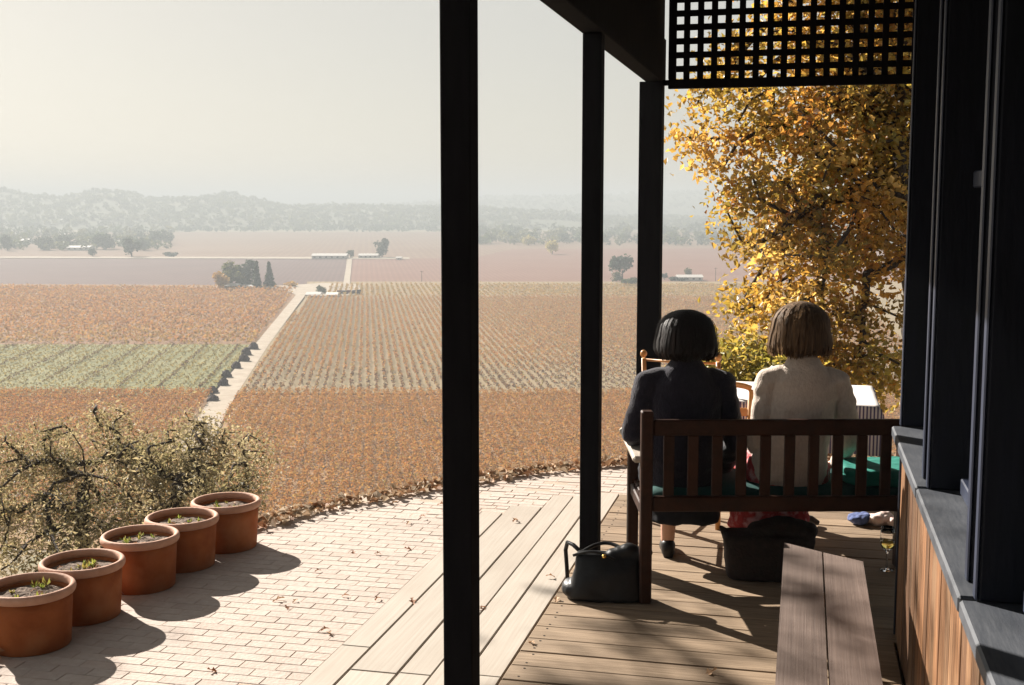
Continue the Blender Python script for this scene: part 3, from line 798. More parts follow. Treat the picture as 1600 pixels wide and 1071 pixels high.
# brush piles along the farm road
piles = [(396, 548), (385, 557), (381.5, 567), (369, 578), (354, 592), (349, 605), (332.5, 617), (333, 629)]
words = ['farthest', 'second farthest', 'third farthest', 'fourth farthest', 'fourth nearest', 'third nearest', 'second nearest', 'nearest']
for (px, py), wd in zip(piles, words):
    b = plain(px, py); s = ((b - EYE) @ _fw) / FPX
    Wp, Hp = random.uniform(16, 19) * s, random.uniform(10, 12.5) * s
    t = thing('brush_pile', f'dark mound of vine cuttings beside the farm road, {wd} of eight', 'brush pile', (b[0], b[1], VZ + .3), random.uniform(0, 6), 'brush piles along the farm road')
    m = MB(); m.rings([(0, 0, 0, Wp * .48, Wp * .45), (.05, 0, Hp * .35, Wp * .47, Wp * .43), (0, .1, Hp * .68, Wp * .36, Wp * .34), (.05, 0, Hp * .9, Wp * .2, Wp * .2), (0, 0, Hp, Wp * .07, Wp * .07)], 16)
    for k, v in enumerate(m.v): m.v[k] = (v[0] + random.uniform(-.15, .15), v[1] + random.uniform(-.15, .15), max(-.1, v[2] + random.uniform(-.12, .12)))
    m.build('heap', M['brush'], t)
    tw = MB()
    for k in range(45):
        a = random.uniform(0, 6.28); r = random.uniform(.1, .5) * Wp; z = Hp * (1 - (2 * r / Wp) ** 1.6) * .9
        p = np.array([math.cos(a) * r, math.sin(a) * r, max(z, .1)]); d = np.array([math.cos(a), math.sin(a), random.uniform(.1, 1.2)]) * random.uniform(.25, .55)
        tw.tube([p - d * .5, p + d * .6], [.05, .02], 4)
    o = tw.build('twigs', M['brush'], t); o['kind'] = 'stuff'

# farm buildings ------------------------------------------------------
def barn(name, px0, px1, py, hpx, depth, label, cat, wall='shed_white', roof='shed_roof', nwin=3, open_=False):
    a = plain(px0, py); b = plain(px1, py); c = (a + b) / 2; d = b - a; L = np.linalg.norm(d[:2]); s = ((c - EYE) @ _fw) / FPX
    H = hpx * s; t = thing(name, label, cat, (c[0], c[1], VZ + .3), math.atan2(d[1], d[0]))
    wh = H * .62
    if open_:
        for k in range(4):
            for yy in (.1, depth - .1): MB().box((-L / 2 + .15 + k * (L - .3) / 3, yy, wh / 2), (.18, .18, wh)).build('post', M['shed_dark'], t)
    else:
        MB().box((0, depth / 2, wh / 2), (L, depth, wh)).build('wall', M[wall], t)
        for k in range(nwin):
            w = MB().box((-L / 2 + L * (k + .5) / nwin, -.03, wh * .55), (L / nwin * .35, .08, wh * .4)).build('window', M['shed_dark'], t)
    r = MB(); o = .4
    r.add([(-L / 2 - o, -o, wh), (L / 2 + o, -o, wh), (L / 2 + o, depth / 2, H), (-L / 2 - o, depth / 2, H), (L / 2 + o, depth + o, wh), (-L / 2 - o, depth + o, wh),
           (-L / 2 - o, -o, wh - .15), (L / 2 + o, -o, wh - .15), (L / 2 + o, depth + o, wh - .15), (-L / 2 - o, depth + o, wh - .15)],
          [(0, 1, 2, 3), (3, 2, 4, 5), (6, 7, 1, 0), (8, 9, 5, 4), (7, 8, 4, 2, 1), (9, 6, 0, 3, 5), (6, 9, 8, 7)])
    r.build('roof', M[roof], t)
    return t
barn('barn', 487, 541, 405.5, 8, 14, 'long white barn roof left of the far road end', 'barn', nwin=6)
barn('barn', 560, 590, 404.5, 7, 12, 'short white barn right of the far road end', 'barn', nwin=4)
barn('shed', 349, 373, 452.5, 8, 8, 'white shed under the left trees of the grove', 'shed')
barn('shed', 380, 396, 452.5, 6, 6, 'small white shed beside the dark conifer', 'shed', nwin=2)
barn('shed', 619, 627, 407, 5, 6, 'tiny white shed right of the lone far tree', 'shed', nwin=1)
barn('open_shed', 478, 499, 466.5, 8, 9, 'open farm shed with pale roof left of the small round tree', 'shed', open_=True)
barn('open_shed', 510, 526, 466, 7, 8, 'open farm shed with tan roof right of the small round tree', 'shed', roof='shed_white', open_=True)
barn('house', 1060, 1098, 440, 9, 9, 'low white valley house right of the third post', 'house', nwin=4)
barn('barn', 104, 139, 392, 7, 16, 'long white roof in the far left hamlet', 'barn', nwin=4)
barn('house', 122, 140, 381, 6, 14, 'upper white house in the far left hamlet', 'house', nwin=2)
barn('house', 32, 46, 381, 7, 14, 'white house near the left edge of the hamlet', 'house', nwin=2)
def wagon(px, py, w, h, label, mat):
    b = plain(px, py); s = ((b - EYE) @ _fw) / FPX; t = thing('farm_wagon', label, 'wagon', (b[0], b[1], VZ + .52), random.uniform(-.3, .3) + YAW, 'wagons parked at the edge of the farm yard')
    W, H = w * s, h * s
    MB().box((0, 0, H * .62), (W, 1.8, H * .6), bev=.1).build('body', M[mat], t)
    for sx in (-.33, .33):
        for sy in (-.95, .95):
            MB().tube([(W * sx, sy - .1, .45), (W * sx, sy + .1, .45)], [.45, .45], 12).build('wheel', M['shed_dark'], t)
for k, (px, w, h, m_, wd) in enumerate([(531, 7, 6, 'rust', 'leftmost, rusty'), (538, 6, 5.5, 'shed_dark', 'second from the left, dark'), (545, 7, 6, 'rust', 'middle, rusty'), (553, 6, 6, 'shed_dark', 'second from the right, dark'), (561, 5, 7, 'shed_dark', 'rightmost and tallest, dark')]):
    wagon(px, 461, w, h, f'small farm wagon parked at the yard edge, {wd} of five', m_)
# line poles in the valley
for (px, py, h, wd) in [(1118, 441, 22, 'right of the low valley house'), (1150, 458, 20, 'close to the left edge of the oak'), (659, 441, 17, 'right of the farm yard')]:
    b = plain(px, py); s = ((b - EYE) @ _fw) / FPX
    t = thing('utility_pole', f'thin wooden line pole {wd}', 'pole', (b[0], b[1], VZ + .2))
    MB().tube([(0, 0, 0), (0, 0, h * s)], [.16, .11], 8).build('pole', M['bark'], t)
    MB().box((0, 0, h * s * .92), (1.8, .12, .14)).build('crossarm', M['bark'], t)

# hills behind the valley --------------------------------------------
def ridge(name, prof, D0, D1, mat, seed, rough, ntree, wlabel):
    xs = np.linspace(prof[0][0], prof[-1][0], 260); ys = np.interp(xs, [p[0] for p in prof], [p[1] for p in prof])
    rows = 26; V = []
    for j in range(rows):
        t = j / (rows - 1) * 1.35
        D = D0 + (D1 - D0) * t
        for i, x in enumerate(xs):
            zt = deep(x, ys[i], D1)[2] - VZ
            hgt = math.sin(min(t, 1) * math.pi / 2) if t <= 1 else 1 - (t - 1) * 2.0
            nz = mnoise.noise(Vector((x * .012 + seed, t * 3.1, seed))) * .22 + mnoise.noise(Vector((x * .05, t * 9, seed))) * .09 + mnoise.noise(Vector((x * .3, t * 40, seed))) * rough * 2
            p = deep(x, 320, D)
            V.append((p[0], p[1], VZ - 1 + zt * max(0, hgt) * (1 + nz * (0.12 if abs(t - 1) < .06 else .8))))
    n = len(xs); I = np.arange(rows * n).reshape(rows, n)
    F = np.stack([I[:-1, :-1], I[:-1, 1:], I[1:, 1:], I[1:, :-1]], -1).reshape(-1, 4)
    o = tag(link(name, np_mesh(name, V, F, mat, smooth=True)), kind='structure')
    rs = np.random.default_rng(int(seed * 10)); A = np.array(V).reshape(rows, n, 3); C = []; S = []; K = []
    for k in range(ntree):
        j = rs.uniform(1, rows * .80); i = rs.uniform(1, n - 2); j0, i0 = int(j), int(i); p = A[j0, i0] + (A[j0 + 1, i0] - A[j0, i0]) * (j - j0) + (A[j0, i0 + 1] - A[j0, i0]) * (i - i0)
        if mnoise.noise(Vector((p[0] * .004, p[1] * .004, seed))) < -.30: continue
        H = rs.uniform(4.5, 9.5); m = 9; q = rs.normal(size=(m, 3)); q /= np.linalg.norm(q, axis=1)[:, None]
        C.append(p + [0, 0, H * .4] + q * np.array([H * .55, H * .55, H * .4])); S.append(np.full(m, H * .75)); K.append(np.array([(.10, .115, .075), (.12, .125, .08), (.14, .135, .08), (.085, .10, .07)][rs.integers(0, 4)]) * rs.uniform(.8, 1.2, (m, 1)))
    tag(link('wood', cards(np.concatenate(C), np.concatenate(S), np.concatenate(K), M['leaf'], 'wood', aspect=1.1)), wlabel, 'wood', kind='stuff')
    return o
M['wooded'] = surf('wooded', (.075, .085, .05), (.11, .115, .065), .02, rough=.95, space='World', c3=(.16, .14, .085), c3_scale=.006, c3_amt=.5, detail=8)
ridge('hills', [(-700, 320), (-300, 300), (-100, 306), (10, 300), (50, 306), (100, 310), (150, 299), (190, 303), (240, 313), (300, 311), (350, 306), (395, 314), (450, 323), (560, 325), (640, 325), (760, 326), (860, 332), (960, 337), (1100, 342), (1400, 345), (2300, 330)], 1900, 2500, M['wooded'], 3.1, .03, 8000, 'hazy woods covering the nearer line of hills')
ridge('hills', [(-900, 300), (0, 312), (400, 322), (600, 320), (720, 312), (800, 308), (900, 306), (1000, 303), (1060, 298), (1150, 300), (1300, 306), (1500, 300), (2500, 290)], 3000, 3900, M['wooded'], 7.7, .02, 6000, 'very faint woods on the farther line of hills')
# wood along the foot of the hills
def far_wood(x0, x1, y0, y1, n, hpx, label, pal):
    rs = np.random.default_rng(n); C = []; S = []; K = []
    for k in range(n):
        x = rs.uniform(x0, x1); y = rs.uniform(y0, y1); b = plain(x, y); s = ((b - EYE) @ _fw) / FPX
        H = hpx * s * rs.uniform(.6, 1.25); W = H * rs.uniform(.8, 1.5); m = 36
        p = rs.normal(size=(m, 3)); p /= np.linalg.norm(p, axis=1)[:, None]; p *= (.5 + .5 * rs.random(m))[:, None]
        C.append(np.array([b[0], b[1], VZ + H * .5]) + p * np.array([W * .5, W * .5, H * .5])); S.append(np.full(m, H * .3))
        K.append(np.array(pal[rs.integers(0, len(pal))]) * rs.uniform(.7, 1.3, (m, 1)))
    me = cards(np.concatenate(C), np.concatenate(S), np.clip(np.concatenate(K), 0, 1), M['leaf'], 'wood', aspect=1.2)
    tag(link('wood', me), label, 'wood', kind='stuff')
far_wood(700, 1500, 364, 385, 420, 14, 'hazy wood along the foot of the hills right of the first post', GB + GG + GO)
far_wood(-250, 268, 364, 392, 420, 13, 'hazy wood around the far left hamlet', GB + GG + GO)
far_wood(250, 780, 357, 363, 260, 8, 'thin hazy line of trees at the far edge of the plain', GB + GG)

# ================================================================== terrace
# bricks: running bond .15 x .07, rows running away from the deck boards
terr = tag(MB().prism([(x, y) for x, y in [(-1.0, 8.05), (-1.16, 8.10), (-1.7, 7.69), (-2.18, 7.17), (-2.71, 6.43), (-2.96, 5.84), (-3.10, 5.0), (-3.11, 3.6), (-3.11, .5), (-1.5, .5)]][::-1] if False else
     [(-1.0, .5), (-3.11, .5), (-3.11, 3.6), (-3.10, 5.0), (-2.96, 5.84), (-2.71, 6.43), (-2.18, 7.17), (-1.7, 7.69), (-1.16, 8.10), (-.55, 8.39), (.2, 8.57), (1.5, 8.67), (6, 8.75), (6, 6.9), (-1.0, 6.9)][::-1],
     -.14, -.0118).build('brick_terrace', M['mortar']), kind='structure')
INNER = EDGE.copy()
bricks = []
def brick_ok(x0, x1, y0, y1):
    pts = np.array([(x0, y0), (x1, y0), (x1, y1), (x0, y1)])
    return (poly_dist(pts, EDGE) < -.035).all()
row = 0
y = 3.0
while y < 8.7:
    off = .075 if row % 2 else 0.0
    x = -1.768 - off - .15 * 12
    for k in range(60):
        lim = -1.768 if y < 6.60 else -1.638 if y < 6.78 else -1.448 if y < 7.09 else -1.194 if y < 7.22 else 3.2
        x0 = lim - .15 * (k + 1) + off if y < 7.22 else 3.0 - .15 * k + off
        x1 = min(x0 + .15, lim)
        if x1 - x0 > .04 and brick_ok(x0, x1, y, y + .07): bricks.append((x0, x1, y, y + .07))
        elif x1 - x0 > .04 and brick_ok(x0 + .075, x1, y, y + .07): bricks.append((x0 + .075, x1, y, y + .07))
    y += .07; row += 1
def bpx(b):
    c = np.array([(b[0] + b[1]) / 2, (b[2] + b[3]) / 2, 0]) - EYE; D = c @ _fw
    px = CX + FPX * (c @ _rt) / D; py = CY - FPX * (c @ _up) / D
    return (0 <= px <= 1600 and 0 <= py <= 1071), D
vis = [(bpx(b)[1], b) for b in bricks if bpx(b)[0] and b[1] < -.7]
vis.sort()
own = [b for _, b in vis[:300]]; own_set = set(own)
bm_cache = {}
for b in own:
    key = round(b[1] - b[0], 3)
    if key not in bm_cache: bm_cache[key] = MB().box((0, 0, 0), (key - .002, .068, .05), bev=.0018).mesh('brick', M['brick'])
    link('brick', bm_cache[key], terr, ((b[0] + b[1]) / 2, (b[2] + b[3]) / 2, -.035 + random.uniform(-.0008, .0008)), (random.uniform(-.008, .008), random.uniform(-.005, .005), random.uniform(-.012, .012)))
rest = MB()
for b in bricks:
    if b in own_set: continue
    rest.box(((b[0] + b[1]) / 2, (b[2] + b[3]) / 2, -.035 + random.uniform(-.002, .002)), (b[1] - b[0] - .002, .068, .05), rotz(random.uniform(-.01, .01)), .004)
o = rest.build('bricks', M['brick'], terr); o['kind'] = 'stuff'

# deck ----------------------------------------------------------------
deck = tag(MB().box((1.2, 3.9, -.085), (4.4, 6.5, .09)).build('deck', M['mortar']), kind='structure')
DECK_END = 7.2
yb = 4.364 - .149 * 13
bn = 0
for k in range(60):
    y0 = yb + .149 * k
    if y0 + .149 > DECK_END + .02: break
    if y0 < 1.2: continue
    L0, L1 = -1.052, 3.2
    if y0 + .149 < 5.05: L1 = .392                 # boards stop at the house wall
    m = MB().box((0, 0, 0), (L1 - L0, .1435, .036), bev=.003)
    o = m.build('plank', M['deck_x'], deck, loc=((L0 + L1) / 2, y0 + .0745, -.018 + random.uniform(-.0015, .0015)), rot=(random.uniform(-.004, .004), 0, random.uniform(-.0012, .0012)))
    if 4.2 < y0 < 6.9:                              # pairs of nail heads at the board ends
        nl = MB()
        for yy in (-.042, .042): nl.lathe([(0.0001, .0195), (.0045, .0195), (.005, .0165)], 8, (-(L1 - L0) / 2 + .055 + random.uniform(-.006, .006), yy + random.uniform(-.008, .008), 0))
        nl.build('nails', M['nail'], o)
# long boards between deck and bricks
for (x0, x1, ye) in [(-1.190, -1.060, 7.22), (-1.315, -1.197, 7.10), (-1.443, -1.320, 7.09), (-1.634, -1.450, 6.78), (-1.762, -1.640, 6.60)]:
    y0 = 1.2
    while y0 < ye - .05:
        y1 = min(ye, y0 + random.uniform(2.6, 3.4))
        if ye - y1 < .8: y1 = ye
        MB().box((0, 0, 0), (x1 - x0, y1 - y0 - .004, .04), bev=.003).build('plank', M['deck_y'], deck, loc=((x0 + x1) / 2, (y0 + y1) / 2, -.021 + random.uniform(-.001, .001)))
        y0 = y1
MB().box((-1.40, 4.0, -.075), (.74, 6.0, .066)).build('joist', M['mortar'], deck)

# leaf litter along the terrace edge, and single leaves on the paving
E_pts = []
for i in range(1, 11):
    a, b = EDGE[i], EDGE[i + 1]; L = np.linalg.norm(b - a); nrm = np.array([-(b - a)[1], (b - a)[0]]) / L
    for k in range(int(L * 700) if b[0] < 2 else 500):
        t = random.random(); d = abs(random.gauss(0, .16)) - .045
        if random.random() < .12: d = -random.uniform(.0, .14)
        if b[0] > 2 and t > .05: continue
        p = a + (b - a) * t + nrm * d
        h = .0 if d < 0 else -min(d, .12) * .4 - max(d - .12, 0) * .62 - .03
        E_pts.append((p[0], p[1], h + random.uniform(-.005, .035) * (1 if d > -.02 else .3) + .012))
E_pts = np.array(E_pts)
DRY = [(0.4638, 0.3291, 0.2169), (0.5236, 0.4189, 0.2992), (0.374, 0.2169, 0.1197), (0.4937, 0.359, 0.2319), (0.2992, 0.1571, 0.08228), (0.5386, 0.4488, 0.3441)]
tag(link('leaf_litter', cards(E_pts, .040, pick(DRY, len(E_pts)), M['dry_leaf'], 'leaf_litter', flat=.9, aspect=1.4, fold=.35)), 'dry fallen leaves banked along the curved terrace edge', 'leaves', kind='stuff')
# dry grass tufts on the slope
gp = []
for k in range(2600):
    x = random.uniform(-9, 3); yy = random.uniform(4.5, 15)
    gp.append((x, yy))
gp = np.array(gp); sd = poly_dist(gp, EDGE); gp = gp[(sd > .35) & (sd < 6)]
gC = np.repeat(np.c_[gp, hill_z(gp)], 9, axis=0); gC = gC + rng.normal(size=gC.shape) * [.14, .14, .06] + [0, 0, .06]
tag(link('grass', cards(gC, .10, pick([(.30, .25, .14), (.22, .20, .10), (.16, .15, .07), (.36, .29, .18)], len(gC)), M['dry_leaf'], 'grass', flat=.0, aspect=2.6)), 'dry grass and weeds on the slope below the terrace', 'grass', kind='stuff')

def leaf_mesh(kind):
    rs = random.Random(kind); L = .065; pts = []; n = 9
    for s in (1, -1):
        for i in range(n):
            t = i / (n - 1) if s > 0 else 1 - i / (n - 1)
            w = (.25 + .2 * math.sin(t * math.pi * 5)) * math.sin(t * math.pi * .95 + .1) * .8
            pts.append((L * (t - .5), s * w * L, .012 * math.sin(t * 3 + kind) + abs(w) * L * .45 + rs.uniform(0, .003)))
    V = pts; mid = [(L * (i / (n - 1) - .5), 0, .012 * math.sin(i / (n - 1) * 3 + kind)) for i in range(n)]
    V = V + mid; F = []
    for i in range(n - 1):
        F.append((i, i + 1, 2 * n + i + 1, 2 * n + i)); a = 2 * n - 1 - i; F.append((a, 2 * n + i, 2 * n + i + 1, a - 1))
    cols = np.repeat([[(.36, .17, .08), (.48, .30, .17), (.30, .13, .06)][kind % 3]], len(V), axis=0)
    return np_mesh('fallen_leaf', V, F, M['dry_leaf'], cols)
LM = [leaf_mesh(k) for k in range(3)]
spots = [(497, 893), (435, 938), (449, 950), (508, 985), (515, 990), (552, 864), (540, 932), (461, 940), (335, 1048), (590, 866), (638, 818), (640, 858), (805, 815), (805, 812), (645, 940), (590, 937), (700, 884), (755, 948), (860, 902), (870, 938), (752, 951), (690, 790), (615, 787), (730, 770), (660, 808), (830, 1005)]
for k, (px, py) in enumerate(spots):
    p = on_z(px, py, .004 if px > 640 and py > 770 else -.006)
    o = link('fallen_leaf', LM[k % 3], None, p, (random.uniform(-.2, .2), random.uniform(-.2, .2), random.uniform(0, 6)))
    o.scale = [random.uniform(.5, .85)] * 3
    tag(o, 'small dry brown leaf lying on the sunlit paving', 'leaf', 'fallen leaves on the paving')
p = on_z(1108, 1050, .008)
m = MB()
o = link('fallen_leaf', leaf_mesh(4), None, p, (.15, -.1, .4)); tag(o, 'pale curled leaf on the deck boards beside the plank bench', 'leaf')

# ================================================================== house and porch
SILL_Z = .86
house = thing('house', 'dark timber house with tall windows above plank siding at the right edge', 'house', (.40, 5.07, 0))
HX, HY = .40, 5.07
def hb(name, lo, hi, mat, parent=None, bev=.004):
    lo = np.array(lo, float); hi = np.array(hi, float)
    p = parent or house
    c = (lo + hi) / 2
    off = np.array([HX, HY, 0])
    o = MB().box((0, 0, 0), hi - lo, bev=bev).build(name, M[mat], p)
    po = np.array([0, 0, 0.0])
    if p is not house: po = np.array(p.location)
    o.location = c - off - po
    return o
# core behind the siding and windows
hb('wall', (.425, -4, -.12), (4.5, 5.05, SILL_Z - .05), 'roof_dark', bev=0)
hb('inner_wall', (.62, -4, SILL_Z - .05), (4.5, 5.05, 3.2), 'screen', bev=0)
y1 = 5.065
while y1 > 1.2:
    w = random.choice([.095, .11, .12]); hb('siding_board', (.402 + random.uniform(0, .003), y1 - w + .003, -.02), (.424, y1, SILL_Z - .045), 'siding', bev=.003); y1 -= w
hb('corner_board', (.396, 5.051, -.02), (.50, 5.075, SILL_Z - .045), 'blue_paint')
pitch = 1.12
for k in range(4):
    yf = 5.067 - pitch * k; yn = yf - .93
    # sill with its front lip, one per window
    s = hb('sill', (.362, yf - pitch + .036, SILL_Z - .042), (.60, yf + .012, SILL_Z), 'sill_paint', bev=.006)
    w = hb('window', (.545, yn, SILL_Z + .003), (.56, yf, 3.2), 'screen', bev=0)
    hb('jamb', (.402, yf + .001, SILL_Z + .001), (.60, yf + .045, 3.2), 'blue_paint', bev=.005)
    hb('jamb', (.402, yn - .045, SILL_Z + .001), (.60, yn - .001, 3.2), 'blue_paint', bev=.005)
    for (a, b) in ((yf + .002, yf + .044), (yn - .044, yn - .002)): hb('casing', (.394, a, SILL_Z + .001), (.4015, b, 3.2), 'blue_paint_lit', bev=.004)
    hb('mullion', (.43, yf - pitch + .05, SILL_Z - .03), (.60, yn - .048, 3.2), 'black_paint', bev=.004)
    for (a, b) in ((yf - .004, yf - .05), (yn + .05, yn + .004)): hb('stile', (.525, b if b < a else a, SILL_Z + .004), (.543, a if a > b else b, 3.2), 'blue_paint')
    for z in (SILL_Z + .004, 1.80): hb('rail', (.485, yn + .052, z), (.543, yf - .052, z + .05), 'blue_paint_lit')
hb('roof', (-1.85, -4, 3.37), (4.8, 8.45, 3.5), 'roof_dark', bev=0)  # unseen eave carried out past the beam to cut skylight on the porch
hb('shade_wall', (-1.06, -2.3, -.02), (.40, -2.2, 3.30), 'black_paint', bev=0)  # unseen wall added behind the camera to darken the porch
hb('head_board', (.402, -4, 3.201), (.60, 5.1, 3.358), 'black_paint', bev=0)

def post(x, y, s, z0, z1, label):
    t = thing('porch_post', label, 'post', (x, y, z0), 0, 'porch posts')
    MB().box((0, 0, (z1 - z0) / 2), (s, s, z1 - z0), bev=.004).build('shaft', M['black_paint'], t)
    return t
BZ = 2.557
post(-1.0, 3.5, .092, 0, BZ - .002, 'nearest black porch post, crossing the whole picture')
post(-1.0, 5.83, .092, 0, BZ - .002, 'black porch post rising behind the handbag, middle of three')
post(-1.012, 8.2, .15, -.026, BZ - .002, 'thick black porch post behind the woman in navy, farthest of three')
t = thing('porch_beam', 'deep black beam lying on top of the porch posts', 'beam', (-1.0, 2, BZ))
MB().box((0, 1.1, .15), (.11, 10.6, .30), bev=.005).build('beam', M['black_paint'], t)
MB().box((.004, 1.1, .549), (.08, 10.6, .498), bev=.003).build('frieze', M['black_paint'], t)

lat = thing('lattice_panel', 'black square lattice panel hanging at the far end of the porch', 'lattice', (-.905, 8.2, 2.51))
W_, pit, lw = 2.35, .0893, .041
MB().box((W_ / 2, 0, .03), (W_, .045, .06), bev=.003).build('frame', M['black_paint'], lat)
MB().box((.025, 0, .455), (.05, .044, .788), bev=.003).build('frame', M['black_paint'], lat)
MB().box((-.02, 0, .04), (.05, .03, .035), bev=.003).build('bracket', M['black_paint'], lat)
x = .05 + .048 + lw / 2
lv = MB().box((0, 0, 0), (lw, .009, .79), bev=.001).mesh('lath', M['black_paint']); lh = MB().box((0, 0, 0), (W_ - .05, .009, lw), bev=.001).mesh('lath', M['black_paint'])
while x < W_:
    link('lath', lv, lat, (x, -.006, .455)); x += pit
z = .06 + .048 + lw / 2
while z < .84:
    link('lath', lh, lat, (.05 + (W_ - .05) / 2, .006, z)); z += pit

# ================================================================== pots
pots = [(-2.873, 5.635, 'farthest terracotta pot, beside the terrace edge'), (-2.932, 5.285, 'second farthest terracotta pot in the row'), (-2.957, 4.940, 'middle terracotta pot of the row of five'),
        (-2.982, 4.512, 'second nearest terracotta pot in the row'), (-2.988, 4.153, 'nearest terracotta pot, cut by the left picture edge')]
PH = .245
def seedling(mb_cols, s, rs):
    V = []; F = []; K = []
    n = rs.integers(5, 9)
    for k in range(n):
        a = rs.uniform(0, 6.28); el = rs.uniform(.3, 1.2); L = s * rs.uniform(.6, 1.1); w = L * .36; d = np.array([math.cos(a) * math.cos(el), math.sin(a) * math.cos(el), math.sin(el)])
        u = np.array([-math.sin(a), math.cos(a), 0]); up = np.cross(d, u) * -1
        b = np.array([0, 0, s * .25 * rs.random()]) ; i = len(V)
        V += [b, b + d * L * .5 + u * w * .5 + up * .1 * L, b + d * L + up * -.1 * L, b + d * L * .5 - u * w * .5 + up * .1 * L]; F += [(i, i + 1, i + 2), (i, i + 2, i + 3)]
        K += [mb_cols[rs.integers(0, len(mb_cols))]] * 4
    return np.array(V), np.array(F), np.array(K)
rs = np.random.default_rng(77)
for (x, y, lab) in pots:
    t = thing('flower_pot', lab, 'pot', (x, y, -.010), random.uniform(0, 6), 'terracotta pots in a row')
    MB().lathe([(.0001, .0), (.148, .0), (.151, .004), (.156, .08), (.161, .16), (.165, .212), (.152, .212), (.148, .17), (.145, .10), (.0001, .10)], 56).build('body', M['terracotta'], t, True)
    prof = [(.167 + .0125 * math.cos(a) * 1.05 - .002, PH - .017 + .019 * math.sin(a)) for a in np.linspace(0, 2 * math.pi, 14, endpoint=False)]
    MB().lathe(prof, 56, closed=True).build('rim', M['terracotta_sunlit'], t, True)
    so = MB(); so.ball((0, 0, .195), (.150, .150, .016), 28, 10)
    so.v = [(a, b, c + random.uniform(-.005, .005)) for a, b, c in so.v]
    so.build('soil', M['soil'], t)
    for k in range(rs.integers(7, 13)):
        a = rs.uniform(0, 6.28); r = rs.uniform(.02, .115)
        Vs, Fs, Ks = seedling([(.26, .30, .07), (.20, .25, .06), (.38, .37, .12), (.34, .27, .10)], rs.uniform(.016, .042), rs)
        link('seedling', np_mesh('seedling', Vs, Fs, M['leaf'], Ks), t, (math.cos(a) * r, math.sin(a) * r, .203))
    for k in range(5):
        a = rs.uniform(0, 6.28); r = rs.uniform(.02, .12)
        o = link('dry_leaf', LM[k % 3], t, (math.cos(a) * r, math.sin(a) * r, .212), (rs.uniform(-.4, .4), rs.uniform(-.4, .4), rs.uniform(0, 6))); o.scale = [.4] * 3

# ================================================================== garden bench
BA = R(14.0)
bench = thing('garden_bench', 'reddish brown slatted garden bench on which both women sit', 'bench', (-.647, 5.21, 0), BA)
BL = 1.30; SD = .56
rz3 = rotz(BA)
def bb(name, c, s, mat='teak', rot=None, bev=.006, parent=None):
    return MB().box((0, 0, 0), s, bev=bev).build(name, M[mat], parent or bench, loc=c, rot=rot)
for x in (.0, BL):
    bb('leg', (x, 0, .43), (.052, .06, .86))
    bb('leg', (x, SD - .03, .315), (.052, .055, .63))
    bb('armrest', (x - (.02 if x == 0 else -.02), SD / 2 + .045, .648), (.075, SD + .07, .030), 'teak_sunlit', (R(1.5), 0, 0), .01)
    bb('side_rail', (x, SD / 2 - .015, .40), (.032, SD - .115, .055))
bb('top_rail', (BL / 2, 0, .786), (BL - .054, .032, .070))
bb('back_rail', (BL / 2, 0, .447), (BL - .054, .034, .068))
bb('seat_rail', (BL / 2, SD - .03, .385), (BL - .054, .034, .068))
n = 12; first = .098; step = .1055
for k in range(n):
    if first + k * step > BL - .05: break
    bb('back_slat', (first + k * step, .002, .616), (.047, .017, .268), bev=.003)
for k in range(6):
    bb('seat_slat', (BL / 2, .062 + k * .083, .428 + .0015 * k), (BL - .0, .062, .022), 'teak', bev=.004)
# cushion along the seat and folded blanket at its right end
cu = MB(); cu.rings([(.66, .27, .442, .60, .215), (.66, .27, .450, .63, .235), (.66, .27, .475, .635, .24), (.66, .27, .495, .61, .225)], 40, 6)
o = cu.build('seat_cushion', M['teal_shaded'], None, True, (-.647, 5.21, 0), (0, 0, BA)); tag(o, 'teal cushion with shade in its colour covering the bench seat under the women', 'cushion')
bl = MB()
for k in range(2): bl.rings([(1.10, .24, .50 + k * .038, .17, .15), (1.10, .24, .505 + k * .038, .185, .165), (1.10, .24, .528 + k * .038, .185, .165), (1.10, .24, .5355 + k * .038, .17, .15)], 32, 5)
o = fuse('blanket', bl, M['teal'], None, .008, 2, .006, 12); o.location = (-.647, 5.21, 0); o.rotation_euler = (0, 0, BA)
tag(o, 'bright teal folded blanket on the right end of the bench', 'blanket')
jk = MB(); jk.rings([(.045, .33, .455, .028, .10), (.04, .34, .52, .030, .11), (.038, .32, .58, .026, .10), (.04, .30, .625, .018, .07)], 20, 2.5)
o = fuse('jacket', jk, M['denim'], None, .006, 2, .008, 18); o.location = (-.647, 5.21, 0); o.rotation_euler = (0, 0, BA)
tag(o, 'pale blue folded jacket tucked inside the left bench arm', 'jacket')

# plank bench in the foreground -------------------------------------
pb = thing('plank_bench', 'low bench of two wide planks in the right foreground beside the wall', 'bench', (.098, 3.4, 0))
def plank_poly(x0, x1, yn, yl, yr):
    m = MB(); m.prism([(x0, yn), (x1, yn), (x1, yr), (x0, yl)], .378, .42); return m
plank_poly(-.146, -.003, -1.3, 1.42, 1.318).build('plank', M['plank'], pb)
plank_poly(.003, .146, -1.3, 1.312, 1.225).build('plank', M['plank'], pb)
for yy in (1.0, -1.0):
    MB().box((0, yy, .3485), (.27, .09, .057), bev=.004).build('crosspiece', M['plank'], pb)
    for sx in (-.09, .09): MB().box((sx, yy, .16), (.07, .085, .32), bev=.004).build('leg', M['plank'], pb)
MB().box((-.125, -.1, .35), (.03, 2.1, .054), bev=.003).build('apron', M['plank'], pb)

